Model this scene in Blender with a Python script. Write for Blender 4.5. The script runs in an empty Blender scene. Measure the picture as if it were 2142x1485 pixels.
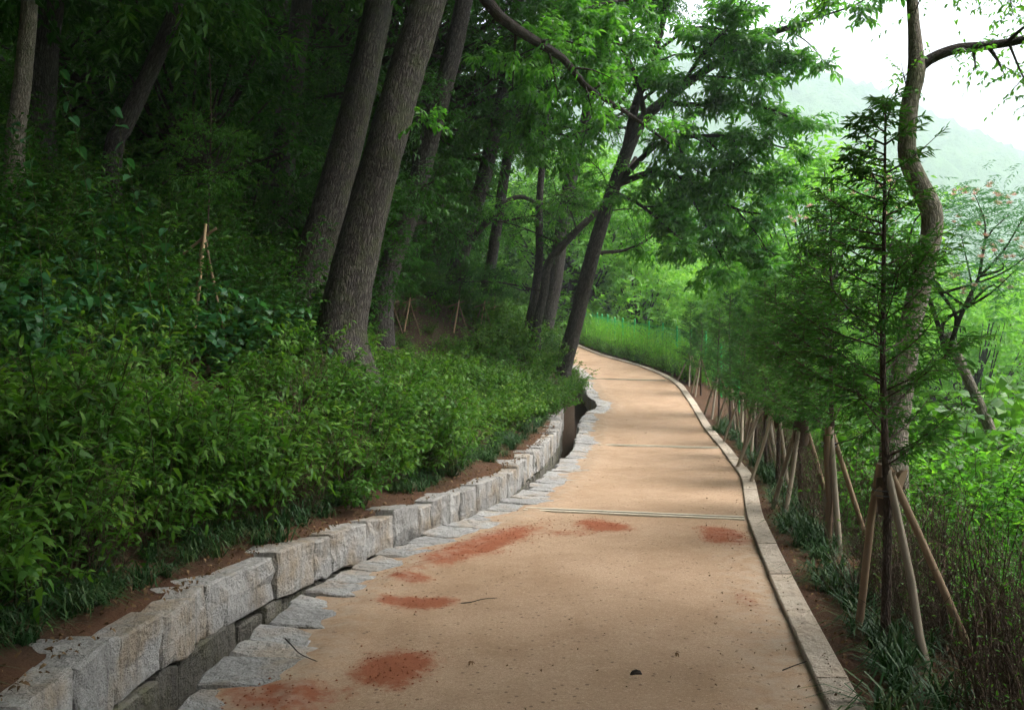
import bpy, math, random
import numpy as np
from mathutils import Vector, Matrix

rng = np.random.default_rng(11)
random.seed(11)
R = math.radians
scene = bpy.context.scene
COL = scene.collection

# ------------------------------------------------------------------ camera
CAMZ = 1.6
FPX = 1782.0                      # focal length in pixels of the 2142 px wide photograph
cd = bpy.data.cameras.new("camera"); cam = bpy.data.objects.new("camera", cd); COL.objects.link(cam)
cam.location = (0, 0, CAMZ); cam.rotation_euler = (R(90), 0, 0)
cd.sensor_width = 36; cd.lens = 36 * FPX / 2142; cd.clip_start = 0.05; cd.clip_end = 6000
scene.camera = cam
# ------------------------------------------------------------------ world, sun, exposure
SUN_EL, SUN_AZ = R(58), R(100)     # azimuth from +Y towards +X
w = bpy.data.worlds.new("World"); scene.world = w; w.use_nodes = True
nt = w.node_tree; nt.nodes.clear()
sky = nt.nodes.new("ShaderNodeTexSky"); sky.sky_type = 'NISHITA'; sky.sun_disc = False
sky.sun_elevation = SUN_EL; sky.sun_rotation = SUN_AZ
sky.air_density = 1.0; sky.dust_density = 6.0; sky.ozone_density = 1.0
hsv = nt.nodes.new("ShaderNodeHueSaturation"); hsv.inputs["Saturation"].default_value = 0.25   # overcast: nearly white cloud
bg = nt.nodes.new("ShaderNodeBackground"); bg.inputs["Strength"].default_value = 0.15
wo = nt.nodes.new("ShaderNodeOutputWorld")
nt.links.new(sky.outputs[0], hsv.inputs["Color"]); nt.links.new(hsv.outputs[0], bg.inputs[0]); nt.links.new(bg.outputs[0], wo.inputs[0])
sl = bpy.data.lights.new("sun", 'SUN'); sl.energy = 1.5; sl.angle = R(45); sl.color = (1, .96, .9)
so = bpy.data.objects.new("sun", sl); COL.objects.link(so)
sd = Vector((math.sin(SUN_AZ) * math.cos(SUN_EL), math.cos(SUN_AZ) * math.cos(SUN_EL), math.sin(SUN_EL)))
so.rotation_euler = sd.to_track_quat('Z', 'Y').to_euler()
scene.view_settings.view_transform = 'Standard'; scene.view_settings.look = 'None'
scene.view_settings.gamma = 1.0; scene.view_settings.use_curve_mapping = False
scene.view_settings.exposure = 1.78
cy = scene.cycles
cy.use_denoising = True; cy.denoising_input_passes = 'RGB_ALBEDO_NORMAL'; cy.denoising_prefilter = 'ACCURATE'
cy.max_bounces = 7; cy.diffuse_bounces = 3; cy.glossy_bounces = 2; cy.transmission_bounces = 4
cy.transparent_max_bounces = 8; cy.volume_bounces = 1
cy.use_adaptive_sampling = True; cy.adaptive_threshold = 0.05; cy.adaptive_min_samples = 16; cy.use_light_tree = False
cy.sample_clamp_indirect = 6

# ------------------------------------------------------------------ helpers
def P(px, py, d):                 # pixel of the photograph at depth d -> point
    return np.array([(px - 1071) * d / FPX, d, CAMZ - (py - 742.5) * d / FPX])

def nrm(a):
    return a / np.maximum(np.linalg.norm(a, axis=-1, keepdims=True), 1e-9)

class MB:
    def __init__(s): s.V = []; s.F = []; s.T = []; s.B = []; s.n = 0
    def add(s, V, F, tint=None, bark=None):
        V = np.asarray(V, float); F = np.asarray(F, int)
        s.V.append(V); s.F.append(F + s.n); s.n += len(V)
        s.T.append(np.zeros(len(F)) if tint is None else np.broadcast_to(np.asarray(tint, float), (len(F),)))
        s.B.append(np.zeros((len(V), 3)) if bark is None else bark)
    def build(s, name, smooth=False):
        me = bpy.data.meshes.new(name)
        V = np.concatenate(s.V); 
        loops = np.concatenate([f.ravel() for f in s.F])
        tot = np.concatenate([np.full(len(f), f.shape[1]) for f in s.F])
        me.vertices.add(len(V)); me.vertices.foreach_set("co", V.ravel().astype(np.float32))
        me.loops.add(len(loops)); me.loops.foreach_set("vertex_index", loops.astype(np.int32))
        me.polygons.add(len(tot))
        me.polygons.foreach_set("loop_start", np.concatenate([[0], np.cumsum(tot)[:-1]]).astype(np.int32))
        me.polygons.foreach_set("use_smooth", np.full(len(tot), smooth))
        me.update(calc_edges=True)
        a = me.attributes.new("tint", 'FLOAT', 'FACE'); a.data.foreach_set("value", np.concatenate(s.T).astype(np.float32))
        B = np.concatenate(s.B)
        if np.any(B):
            a = me.attributes.new("bark", 'FLOAT_VECTOR', 'POINT'); a.data.foreach_set("vector", B.ravel().astype(np.float32))
        return me

def tube(mb, pts, rad, sides=8, wob=0.0, cap=True, v0=0.0):
    pts = np.asarray(pts, float); n = len(pts); rad = np.broadcast_to(np.asarray(rad, float), (n,))
    tan = nrm(np.gradient(pts, axis=0))
    u = np.cross(tan[0], [0.31, 0.95, 0.1]); u = nrm(u)
    ang = np.linspace(0, 2 * np.pi, sides, endpoint=False)
    V = np.zeros((n, sides, 3)); B = np.zeros((n, sides, 3)); ln = v0
    for i in range(n):
        u = nrm(u - tan[i] * np.dot(u, tan[i])); v = np.cross(tan[i], u)
        if i: ln += np.linalg.norm(pts[i] - pts[i - 1])
        rr = rad[i] * (1 + (wob * (np.sin(ang * 3 + i * .35) * .5 + rng.normal(size=sides) * .35) if wob else 0))
        V[i] = pts[i] + np.outer(np.cos(ang) * rr, u) + np.outer(np.sin(ang) * rr, v)
        B[i, :, 0] = np.cos(ang) * rad[i]; B[i, :, 1] = np.sin(ang) * rad[i]; B[i, :, 2] = ln
    i0 = (np.arange(n - 1)[:, None] * sides + np.arange(sides)[None]).ravel()
    i1 = (np.arange(n - 1)[:, None] * sides + (np.arange(sides)[None] + 1) % sides).ravel()
    F = np.stack([i0, i1, i1 + sides, i0 + sides], 1)
    mb.add(V.reshape(-1, 3), F, bark=B.reshape(-1, 3))
    if cap:
        for base, rev in ((0, True), ((n - 1) * sides, False)):
            f = base + np.arange(sides)
            mb.add(V.reshape(-1, 3)[f], [np.arange(sides)[::-1] if rev else np.arange(sides)], bark=B.reshape(-1, 3)[f])

def smooth_poly(pts, n):
    pts = np.asarray(pts, float); m = len(pts)
    t = np.concatenate([[0], np.cumsum(np.linalg.norm(np.diff(pts, axis=0), axis=1))]); t /= t[-1]
    tt = np.linspace(0, 1, n)
    # Catmull-Rom
    ext = np.vstack([2 * pts[0] - pts[1], pts, 2 * pts[-1] - pts[-2]])
    out = np.zeros((n, pts.shape[1]))
    for k, q in enumerate(tt):
        i = min(max(np.searchsorted(t, q, side='right') - 1, 0), m - 2)
        f = (q - t[i]) / max(t[i + 1] - t[i], 1e-9)
        p0, p1, p2, p3 = ext[i], ext[i + 1], ext[i + 2], ext[i + 3]
        out[k] = .5 * (2 * p1 + (p2 - p0) * f + (2 * p0 - 5 * p1 + 4 * p2 - p3) * f * f + (3 * p1 - p0 - 3 * p2 + p3) * f ** 3)
    return out

def leaf_geo(mb, pos, d, nr, L, W, curved=True, curl=0.25, tint=None):
    N = len(pos)
    if N == 0: return
    d = nrm(d); nr = nrm(nr - d * np.sum(nr * d, 1, keepdims=True)); sd_ = np.cross(d, nr)
    L = np.broadcast_to(L, (N,))[:, None]; W = np.broadcast_to(W, (N,))[:, None]
    tint = rng.random(N) if tint is None else tint
    if curved:
        a = pos + d * L * .32 + nr * L * .05; b = pos + d * L * .68 - nr * L * curl * .35; t = pos + d * L * .97 - nr * L * curl
        lift = nr * W * .18
        V = np.stack([pos, a + sd_ * W * .5 + lift, a - sd_ * W * .5 + lift, b + sd_ * W * .40 + lift, b - sd_ * W * .40 + lift, t], 1).reshape(-1, 3)
        o = (np.arange(N) * 6)[:, None]
        F = np.concatenate([o + np.array([[0, 2, 1]]), o + np.array([[1, 2, 4]]), o + np.array([[1, 4, 3]]), o + np.array([[3, 4, 5]])])
        mb.add(V, F, np.tile(tint, 4))
    else:
        a = pos + d * L * .45 + nr * W * .15; t = pos + d * L - nr * L * curl * .6
        V = np.stack([pos, a + sd_ * W * .5, t, a - sd_ * W * .5], 1).reshape(-1, 3)
        o = (np.arange(N) * 4)[:, None]
        mb.add(V, np.concatenate([o + np.array([[0, 2, 1]]), o + np.array([[0, 3, 2]])]), np.tile(tint, 2))

def leaves_on_twigs(mb, S, E, K, L, W, droop=.25, curved=True, curl=.25, t0=.15, wood=None, twig_r=.003, spread=.85, tbase=None):
    S = np.asarray(S); E = np.asarray(E); T = len(S)
    t = np.clip(np.linspace(t0, 1, K)[None] + rng.normal(size=(T, K)) * .04, 0, 1)
    ax = E - S; d = nrm(ax)
    up = np.array([0, 0, 1.]); side = nrm(np.cross(d, up) + rng.normal(size=d.shape) * .05)
    pos = (S[:, None] + ax[:, None] * t[..., None]).reshape(-1, 3)
    sg = np.where(np.arange(K) % 2 == 0, 1, -1)[None, :, None]
    sp = np.where(np.arange(K) == K - 1, .1, spread)[None, :, None]
    ld = d[:, None] * .6 + side[:, None] * sg * sp + rng.normal(size=(T, K, 3)) * .28
    ld[..., 2] -= droop
    nn = np.array([0, 0, 1.]) + rng.normal(size=(T, K, 3)) * .38
    n = T * K
    sz = rng.uniform(.65, 1.15, n)
    tb = np.repeat(rng.random(T) if tbase is None else tbase, K)
    tint = np.clip(tb * .6 + rng.random(n) * .4, 0, 1)
    leaf_geo(mb, pos, ld.reshape(-1, 3), nn.reshape(-1, 3), L * sz, W * sz, curved, curl, tint)
    if wood is not None:   # three-sided twigs, vectorised
        s2 = np.cross(d, side)
        o = [side * twig_r, (-.5 * side + .87 * s2) * twig_r, (-.5 * side - .87 * s2) * twig_r]
        V = np.stack([S + o[0], S + o[1], S + o[2], E + o[0] * .4, E + o[1] * .4, E + o[2] * .4], 1).reshape(-1, 3)
        b = (np.arange(T) * 6)[:, None]
        F = np.concatenate([b + np.array([[0, 1, 4, 3]]), b + np.array([[1, 2, 5, 4]]), b + np.array([[2, 0, 3, 5]])])
        wood.add(V, F)

def limb(wood, fol, pts, r0, r1, nsub, sublen, ntwig, twiglen, K, L, W, droop=.3, t0=.25, curved=True, flat=.5, sides=7, n=12, lift=0.0, curl=.25):
    pl = smooth_poly(pts, n); tube(wood, pl, np.linspace(r0, r1, n), sides, .05)
    Ss = []; Es = []
    for k in range(nsub):
        t = t0 + (1 - t0) * (k + rng.random()) / nsub
        f = t * (n - 1); i = min(int(f), n - 2); p = pl[i] + (pl[i + 1] - pl[i]) * (f - i)
        tg = nrm(pl[i + 1] - pl[i])
        rv = rng.normal(size=3); rv -= tg * rv.dot(tg); rv[2] *= flat; rv = nrm(rv)
        dr = nrm(tg * rng.uniform(.3, .8) + rv + [0, 0, lift])
        ln = sublen * rng.uniform(.55, 1.15) * (1.1 - .4 * t)
        q = np.array([p, p + dr * ln * .5 + [0, 0, .04 * ln], p + dr * ln + [0, 0, -.10 * ln]])
        qs = smooth_poly(q, 5); tube(wood, qs, np.linspace(r0 * .28 * (1 - t) + r1 * .5, .004, 5), 4, cap=False)
        m = ntwig
        tt = rng.uniform(.15, 1, m); idx = np.minimum((tt * 4).astype(int), 3); fr = (tt * 4 - idx)[:, None]
        st = qs[idx] + (qs[idx + 1] - qs[idx]) * fr
        rd = rng.normal(size=(m, 3)); rd[:, 2] = rd[:, 2] * .55 - .05
        dd = nrm(dr * .55 + nrm(rd) * .9)
        Ss.append(st); Es.append(st + dd * (twiglen * rng.uniform(.6, 1.2, m))[:, None])
    leaves_on_twigs(fol, np.concatenate(Ss), np.concatenate(Es), K, L, W, droop, curved, curl, wood=wood)

# objects
def ob(name, me, mat, parent=None, loc=None, rz=0.0, sc=1.0, kind=None):
    o = bpy.data.objects.new(name, me); COL.objects.link(o)
    if mat is not None and len(me.materials) == 0: me.materials.append(mat)
    if parent is not None: o.parent = parent
    if loc is not None: o.location = tuple(loc)
    if rz: o.rotation_euler = (0, 0, rz)
    if np.ndim(sc) or sc != 1.0: o.scale = (sc, sc, sc) if not np.ndim(sc) else tuple(sc)
    if kind: o["kind"] = kind
    return o
def tag(o, label, cat, group=None):
    o["label"] = label; o["category"] = cat
    if group: o["group"] = group
    return o
def thing(name, label, cat, loc=(0, 0, 0), rz=0.0, sc=1.0, group=None):
    o = bpy.data.objects.new(name, None); COL.objects.link(o)
    o.empty_display_size = .2; o.location = tuple(loc); o.rotation_euler = (0, 0, rz)
    o.scale = (sc, sc, sc) if not np.ndim(sc) else tuple(sc)
    return tag(o, label, cat, group)
def copy_tree(o, parent=None):
    c = o.copy(); COL.objects.link(c); c.parent = parent
    for ch in o.children: copy_tree(ch, c)
    return c

# ------------------------------------------------------------------ materials
def mat_base(name):
    m = bpy.data.materials.new(name); m.use_nodes = True
    nt = m.node_tree; nt.nodes.clear()
    return m, nt, nt.nodes.new, nt.links.new
def ramp(nt, fac, stops):
    r = nt.nodes.new("ShaderNodeValToRGB"); e = r.color_ramp.elements
    while len(e) > 1: e.remove(e[-1])
    e[0].position = stops[0][0]; e[0].color = (*stops[0][1], 1)
    for p, c in stops[1:]:
        x = e.new(p); x.color = (*c, 1)
    nt.links.new(fac, r.inputs[0]); return r.outputs[0]
def noise(nt, scale, detail=4, vec=None, rough=.55):
    n = nt.nodes.new("ShaderNodeTexNoise"); n.inputs["Scale"].default_value = scale; n.inputs["Detail"].default_value = detail
    n.inputs["Roughness"].default_value = rough
    if vec is not None: nt.links.new(vec, n.inputs["Vector"])
    return n.outputs[0]
def mix(nt, fac, a, b, typ='MIX'):
    m = nt.nodes.new("ShaderNodeMix"); m.data_type = 'RGBA'; m.blend_type = typ
    for v, s in ((fac, m.inputs[0]), (a, m.inputs[6]), (b, m.inputs[7])):
        if hasattr(v, "links"): nt.links.new(v, s)
        elif np.ndim(v): s.default_value = (*v, 1)
        else: s.default_value = v
    return m.outputs[2]
def mathn(nt, op, a, b=None):
    m = nt.nodes.new("ShaderNodeMath"); m.operation = op
    for v, s in ((a, m.inputs[0]), (b, m.inputs[1])):
        if v is None: continue
        if hasattr(v, "links"): nt.links.new(v, s)
        else: s.default_value = v
    return m.outputs[0]
def principled(nt, col, rough=.8, spec=.3, bump=None, bs=.3, bd=.02):
    p = nt.nodes.new("ShaderNodeBsdfPrincipled")
    if hasattr(col, "links"): nt.links.new(col, p.inputs["Base Color"])
    else: p.inputs["Base Color"].default_value = (*col, 1)
    p.inputs["Roughness"].default_value = rough; p.inputs["Specular IOR Level"].default_value = spec
    if bump is not None:
        b = nt.nodes.new("ShaderNodeBump"); b.inputs["Strength"].default_value = bs; b.inputs["Distance"].default_value = bd
        nt.links.new(bump, b.inputs["Height"]); nt.links.new(b.outputs[0], p.inputs["Normal"])
    return p
def finish(nt, sh):
    o = nt.nodes.new("ShaderNodeOutputMaterial"); nt.links.new(sh, o.inputs[0])
def geo_pos(nt): return nt.nodes.new("ShaderNodeNewGeometry").outputs["Position"]
def attr(nt, name):
    a = nt.nodes.new("ShaderNodeAttribute"); a.attribute_name = name; return a

def leaf_mat(name, stops, trans=.4, tcol=1.5, rough=.42, spec=.35):
    m, nt, N, Lk = mat_base(name)
    t = attr(nt, "tint").outputs["Fac"]
    oi = N("ShaderNodeObjectInfo").outputs["Random"]
    t2 = mathn(nt, 'ADD', mathn(nt, 'MULTIPLY', t, .65), mathn(nt, 'MULTIPLY', oi, .35))
    c = ramp(nt, t2, stops)
    p = principled(nt, c, rough, spec)
    tr = N("ShaderNodeBsdfTranslucent")
    tc = mix(nt, 1.0, c, (tcol * 1.0, tcol * 1.05, tcol * .45), 'MULTIPLY'); Lk(tc, tr.inputs[0])
    ms = N("ShaderNodeMixShader"); ms.inputs[0].default_value = trans
    Lk(p.outputs[0], ms.inputs[1]); Lk(tr.outputs[0], ms.inputs[2]); finish(nt, ms.outputs[0])
    return m

M = {}
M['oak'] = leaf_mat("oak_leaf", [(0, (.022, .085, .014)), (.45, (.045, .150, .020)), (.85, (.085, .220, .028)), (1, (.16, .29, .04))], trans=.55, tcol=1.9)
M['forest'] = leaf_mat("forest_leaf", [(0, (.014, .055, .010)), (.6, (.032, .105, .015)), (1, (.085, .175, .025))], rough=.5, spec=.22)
M['shrub'] = leaf_mat("shrub_leaf", [(0, (.020, .070, .010)), (.45, (.048, .135, .016)), (.82, (.105, .215, .026)), (.97, (.20, .28, .04)), (1, (.30, .26, .06))], rough=.5, spec=.22)
M['broad'] = leaf_mat("broad_leaf", [(0, (.020, .090, .035)), (.6, (.035, .125, .045)), (1, (.07, .18, .05))], rough=.45)
M['conifer'] = leaf_mat("conifer_spray", [(0, (.018, .062, .016)), (.6, (.042, .120, .026)), (1, (.105, .195, .038))], trans=.4, rough=.6, spec=.15)
M['valley'] = leaf_mat("valley_leaf", [(0, (.034, .110, .015)), (.6, (.072, .185, .024)), (1, (.15, .28, .042))], trans=.48, tcol=1.55)
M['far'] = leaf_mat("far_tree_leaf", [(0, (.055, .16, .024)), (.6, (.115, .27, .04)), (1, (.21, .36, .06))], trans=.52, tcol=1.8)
M['silk'] = leaf_mat("silk_tree_leaf", [(0, (.03, .11, .05)), (.6, (.05, .16, .065)), (1, (.09, .2, .07))], trans=.4)
M['mondo'] = leaf_mat("mondo_grass", [(0, (.010, .036, .010)), (.6, (.020, .060, .015)), (1, (.07, .10, .035))], trans=.15, rough=.5, spec=.2)
M['reed'] = leaf_mat("hedge_leaf", [(0, (.045, .15, .015)), (.6, (.09, .25, .025)), (1, (.17, .33, .05))], trans=.5, tcol=1.9)
M['litter'] = leaf_mat("dead_leaf", [(0, (.05, .028, .015)), (.5, (.12, .07, .035)), (1, (.26, .18, .10))], trans=.1, rough=.8, spec=.1)

def bark_mat(name, dark, light, sc=1.0, moss=0.0):
    m, nt, N, Lk = mat_base(name)
    v = attr(nt, "bark").outputs["Vector"]
    mp = N("ShaderNodeMapping"); mp.inputs["Scale"].default_value = (34 * sc, 34 * sc, 8 * sc); Lk(v, mp.inputs[0])
    n1 = noise(nt, 1.0, 6, mp.outputs[0], .65)
    vo = N("ShaderNodeTexVoronoi"); vo.feature = 'DISTANCE_TO_EDGE'; vo.inputs["Scale"].default_value = 1.1
    mx = N("ShaderNodeMix"); mx.data_type = 'VECTOR'; mx.inputs[0].default_value = .35
    Lk(mp.outputs[0], mx.inputs[4]); 
    nn = N("ShaderNodeTexNoise"); nn.inputs["Scale"].default_value = 1.3; Lk(mp.outputs[0], nn.inputs[0])
    ad = N("ShaderNodeVectorMath"); ad.operation = 'ADD'; Lk(mp.outputs[0], ad.inputs[0])
    sc_ = N("ShaderNodeVectorMath"); sc_.operation = 'SCALE'; sc_.inputs[3].default_value = 1.4; Lk(nn.outputs[1], sc_.inputs[0]); Lk(sc_.outputs[0], ad.inputs[1])
    Lk(ad.outputs[0], vo.inputs["Vector"])
    ridge = mathn(nt, 'MINIMUM', mathn(nt, 'MULTIPLY', vo.outputs["Distance"], 3.0), 1.0)
    h = mathn(nt, 'ADD', mathn(nt, 'MULTIPLY', ridge, .65), mathn(nt, 'MULTIPLY', n1, .6))
    c = ramp(nt, h, [(.2, dark), (.9, light)])
    big = noise(nt, 2.2, 3, geo_pos(nt))
    c = mix(nt, mathn(nt, 'MULTIPLY', big, .6), c, tuple(.5 * x for x in light))
    lic = ramp(nt, noise(nt, 9, 6, geo_pos(nt), .7), [(.60, (0, 0, 0)), (.68, (.55, .55, .55))]); c = mix(nt, lic, c, tuple(1.25 * x for x in light))
    if moss:
        g = N("ShaderNodeSeparateXYZ"); Lk(v, g.inputs[0])
        mk = mathn(nt, 'MULTIPLY', ramp(nt, noise(nt, 5, 5, geo_pos(nt)), [(.48, (0, 0, 0)), (.66, (1, 1, 1))]), moss)
        c = mix(nt, mk, c, (.065, .085, .022))
    finish(nt, principled(nt, c, .9, .15, h, .9, .03).outputs[0])
    return m
M['bark'] = bark_mat("oak_bark", (.015, .012, .011), (.098, .086, .079), .85)
M['bark_moss'] = bark_mat("mossy_bark", (.070, .057, .046), (.36, .305, .255), 1.3, .4)
M['bark_lower'] = bark_mat("mossy_oak_bark", (.013, .011, .009), (.100, .087, .077), .85, .3)
M['twig'] = bark_mat("twig_bark", (.020, .016, .013), (.065, .052, .043), 2.0)
M['conbark'] = bark_mat("conifer_bark", (.040, .027, .020), (.125, .088, .068), 1.5)
M['stembrown'] = bark_mat("dry_stem", (.055, .036, .024), (.16, .115, .08), 2.0)
M['stemgreen'] = bark_mat("green_stem", (.04, .05, .02), (.10, .11, .04), 2.0)

def soil_mat():
    m, nt, N, Lk = mat_base("soil")
    p = geo_pos(nt)
    z = attr(nt, "zone").outputs["Color"]; s = N("ShaderNodeSeparateXYZ"); Lk(z, s.inputs[0])
    n1 = noise(nt, 3.2, 6, p); n2 = noise(nt, 38, 6, p, .7); n3 = noise(nt, .4, 3, p)
    red = mix(nt, n2, (.045, .023, .014), (.130, .064, .036))
    dark = mix(nt, n2, (.030, .020, .013), (.085, .058, .038))
    mead = mix(nt, n1, (.045, .11, .02), (.10, .19, .035))
    c = mix(nt, mathn(nt, 'MULTIPLY', s.outputs[0], ramp(nt, n1, [(.3, (.35, .35, .35)), (.6, (1, 1, 1))])), dark, red)
    c = mix(nt, s.outputs[1], c, mead)
    h = mathn(nt, 'ADD', n1, n2)
    finish(nt, principled(nt, c, .95, .1, h, .8, .04).outputs[0]); return m
M['soil'] = soil_mat()

def sand_mat():
    m, nt, N, Lk = mat_base("decomposed_granite")
    p = geo_pos(nt)
    big = noise(nt, .9, 4, p); mid = noise(nt, 7, 5, p, .6); fine = noise(nt, 160, 3, p, .7)
    c = mix(nt, ramp(nt, big, [(.35, (0, 0, 0)), (.65, (1, 1, 1))]), (.255, .168, .104), (.345, .240, .160))
    c = mix(nt, mathn(nt, 'MULTIPLY', ramp(nt, mid, [(.45, (0, 0, 0)), (.7, (1, 1, 1))]), .45), c, (.36, .262, .175))
    c = mix(nt, ramp(nt, fine, [(.30, (.75, .75, .75)), (.5, (0, 0, 0))]), c, (.17, .105, .062))
    c = mix(nt, ramp(nt, fine, [(.60, (0, 0, 0)), (.75, (.6, .6, .6))]), c, (.55, .42, .30))
    g2 = noise(nt, 55, 4, p, .75)
    c = mix(nt, ramp(nt, g2, [(.34, (.55, .55, .55)), (.48, (0, 0, 0))]), c, (.19, .125, .078)); c = mix(nt, ramp(nt, g2, [(.56, (0, 0, 0)), (.70, (.5, .5, .5))]), c, (.47, .36, .26))
    c = mix(nt, mathn(nt, 'MULTIPLY', ramp(nt, noise(nt, 2.3, 7, p, .7), [(.50, (0, 0, 0)), (.64, (1, 1, 1))]), .32), c, (.20, .125, .075))
    vo = N("ShaderNodeTexVoronoi"); vo.inputs["Scale"].default_value = 21; Lk(p, vo.inputs["Vector"])
    pick = N("ShaderNodeTexWhiteNoise"); Lk(vo.outputs["Position"], pick.inputs["Vector"])
    spk = mathn(nt, 'MULTIPLY', ramp(nt, vo.outputs["Distance"], [(.16, (1, 1, 1)), (.24, (0, 0, 0))]), mathn(nt, 'GREATER_THAN', pick.outputs[0], .62))
    c = mix(nt, mathn(nt, 'MULTIPLY', spk, .7), c, (.09, .055, .035))
    sm = attr(nt, "soilmask").outputs["Fac"]
    sn = mathn(nt, 'ADD', sm, mathn(nt, 'MULTIPLY', mathn(nt, 'SUBTRACT', noise(nt, 16, 8, p, .8), .5), 1.4))
    msk = ramp(nt, sn, [(.36, (0, 0, 0)), (.78, (.95, .95, .95))])
    red = mix(nt, noise(nt, 60, 5, p, .7), (.135, .040, .019), (.275, .094, .046))
    c = mix(nt, msk, c, red)
    grv = attr(nt, "gravel").outputs["Fac"]
    gr = mix(nt, noise(nt, 70, 4, p, .8), (.17, .125, .09), (.46, .38, .29))
    c = mix(nt, mathn(nt, 'MULTIPLY', grv, ramp(nt, noise(nt, 9, 5, p), [(.4, (0, 0, 0)), (.65, (.9, .9, .9))])), c, gr)
    h = mathn(nt, 'ADD', mathn(nt, 'MULTIPLY', fine, .5), mid)
    finish(nt, principled(nt, c, .95, .12, h, .35, .012).outputs[0]); return m
M['sand'] = sand_mat()

def stone_mat(name, a, b, stain, stain_amt, sp=.5):
    m, nt, N, Lk = mat_base(name)
    p = geo_pos(nt); oi = N("ShaderNodeObjectInfo").outputs["Random"]
    n1 = noise(nt, 6, 6, p, .65); n2 = noise(nt, 130, 3, p, .7); n3 = noise(nt, 3.0, 4, p)
    c = mix(nt, n1, a, b)
    c = mix(nt, mathn(nt, 'MULTIPLY', ramp(nt, n2, [(.34, (1, 1, 1)), (.5, (0, 0, 0))]), sp), c, (.10, .10, .10))
    c = mix(nt, mathn(nt, 'MULTIPLY', ramp(nt, mathn(nt, 'ADD', n3, mathn(nt, 'MULTIPLY', oi, .16)), [(.54, (0, 0, 0)), (.74, (1, 1, 1))]), stain_amt), c, stain)
    mpv = N("ShaderNodeMapping"); mpv.inputs["Scale"].default_value = (16, 16, 2.6); Lk(p, mpv.inputs[0]); st = noise(nt, 1.0, 5, mpv.outputs[0], .6)
    c = mix(nt, mathn(nt, 'MULTIPLY', ramp(nt, st, [(.50, (0, 0, 0)), (.66, (1, 1, 1))]), .45), c, tuple(.45 * q for q in a))
    hs = N("ShaderNodeHueSaturation"); Lk(c, hs.inputs["Color"]); Lk(mathn(nt, 'ADD', mathn(nt, 'MULTIPLY', oi, .35), .80), hs.inputs["Value"])
    h = mathn(nt, 'ADD', mathn(nt, 'ADD', mathn(nt, 'MULTIPLY', n1, 1.2), mathn(nt, 'MULTIPLY', noise(nt, 22, 5, p, .7), .9)), mathn(nt, 'ADD', mathn(nt, 'MULTIPLY', n2, .2), mathn(nt, 'MULTIPLY', st, .6)))
    finish(nt, principled(nt, hs.outputs[0], .9, .15, h, 1.0, .045).outputs[0]); return m
M['stone'] = stone_mat("granite_block", (.25, .24, .225), (.54, .52, .49), (.25, .18, .105), .7)
M['paver'] = stone_mat("granite_paver", (.26, .255, .245), (.49, .48, .465), (.28, .21, .135), .6)
M['stonelow'] = stone_mat("dark_granite_block", (.12, .115, .10), (.26, .24, .20), (.10, .10, .045), .8)  # darker granite with an olive stain, for the lower wall course
M['kerb'] = stone_mat("concrete_kerb", (.40, .335, .265), (.52, .45, .365), (.34, .25, .17), .35, .3)
M['boulder'] = stone_mat("grey_boulder", (.25, .26, .27), (.48, .49, .5), (.2, .2, .15), .3)

def wood_mat(name, a, b):
    m, nt, N, Lk = mat_base(name)
    v = attr(nt, "bark").outputs["Vector"]
    mp = N("ShaderNodeMapping"); mp.inputs["Scale"].default_value = (60, 60, 4); Lk(v, mp.inputs[0])
    n = noise(nt, 1, 5, mp.outputs[0], .6); n2 = noise(nt, 7, 4, geo_pos(nt))
    oi = N("ShaderNodeObjectInfo").outputs["Random"]
    c = mix(nt, n, a, b); c = mix(nt, mathn(nt, 'MULTIPLY', n2, .5), c, tuple(x * .5 for x in a))
    hs = N("ShaderNodeHueSaturation"); Lk(c, hs.inputs["Color"]); Lk(mathn(nt, 'ADD', mathn(nt, 'MULTIPLY', oi, .5), .75), hs.inputs["Value"])
    finish(nt, principled(nt, hs.outputs[0], .75, .25, n, .5, .01).outputs[0]); return m
M['pole'] = wood_mat("weathered_pole", (.20, .16, .115), (.40, .335, .25))
M['polebrown'] = wood_mat("brown_pole", (.15, .098, .06), (.31, .215, .135))
M['stake'] = wood_mat("pale_stake", (.34, .22, .12), (.56, .40, .25))
def plain(name, col, rough=.6, spec=.3, var=.25, scale=30):
    m, nt, N, Lk = mat_base(name); n = noise(nt, scale, 4, geo_pos(nt))
    c = mix(nt, n, tuple(x * (1 - var) for x in col), tuple(min(1, x * (1 + var)) for x in col))
    finish(nt, principled(nt, c, rough, spec, n, .3, .01).outputs[0]); return m
M['wire'] = plain("tie_wire", (.08, .08, .08), .5, .5)
M['wrap'] = plain("burlap_wrap", (.07, .048, .032), .95, .1, .5, 60)
M['post'] = plain("green_post_paint", (.02, .36, .08), .4, .5, .1)
M['strip'] = plain("concrete_strip", (.40, .36, .28), .85, .2, .25)
M['slot'] = plain("drain_slot", (.05, .05, .04), .9, .2, .3)
M['road'] = plain("pale_concrete", (.62, .61, .58), .9, .2, .12, .6)
M['blossom'] = plain("pink_blossom", (.75, .50, .44), .8, .1, .3, 4)
def hill_mat():
    m, nt, N, Lk = mat_base("wooded_hill"); p = geo_pos(nt)
    n = noise(nt, .07, 6, p, .7)
    c = ramp(nt, n, [(.3, (.020, .055, .018)), (.7, (.075, .145, .045))])
    finish(nt, principled(nt, c, .95, .05, n, 1.0, 4.0).outputs[0]); return m
M['hill'] = hill_mat()

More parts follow.
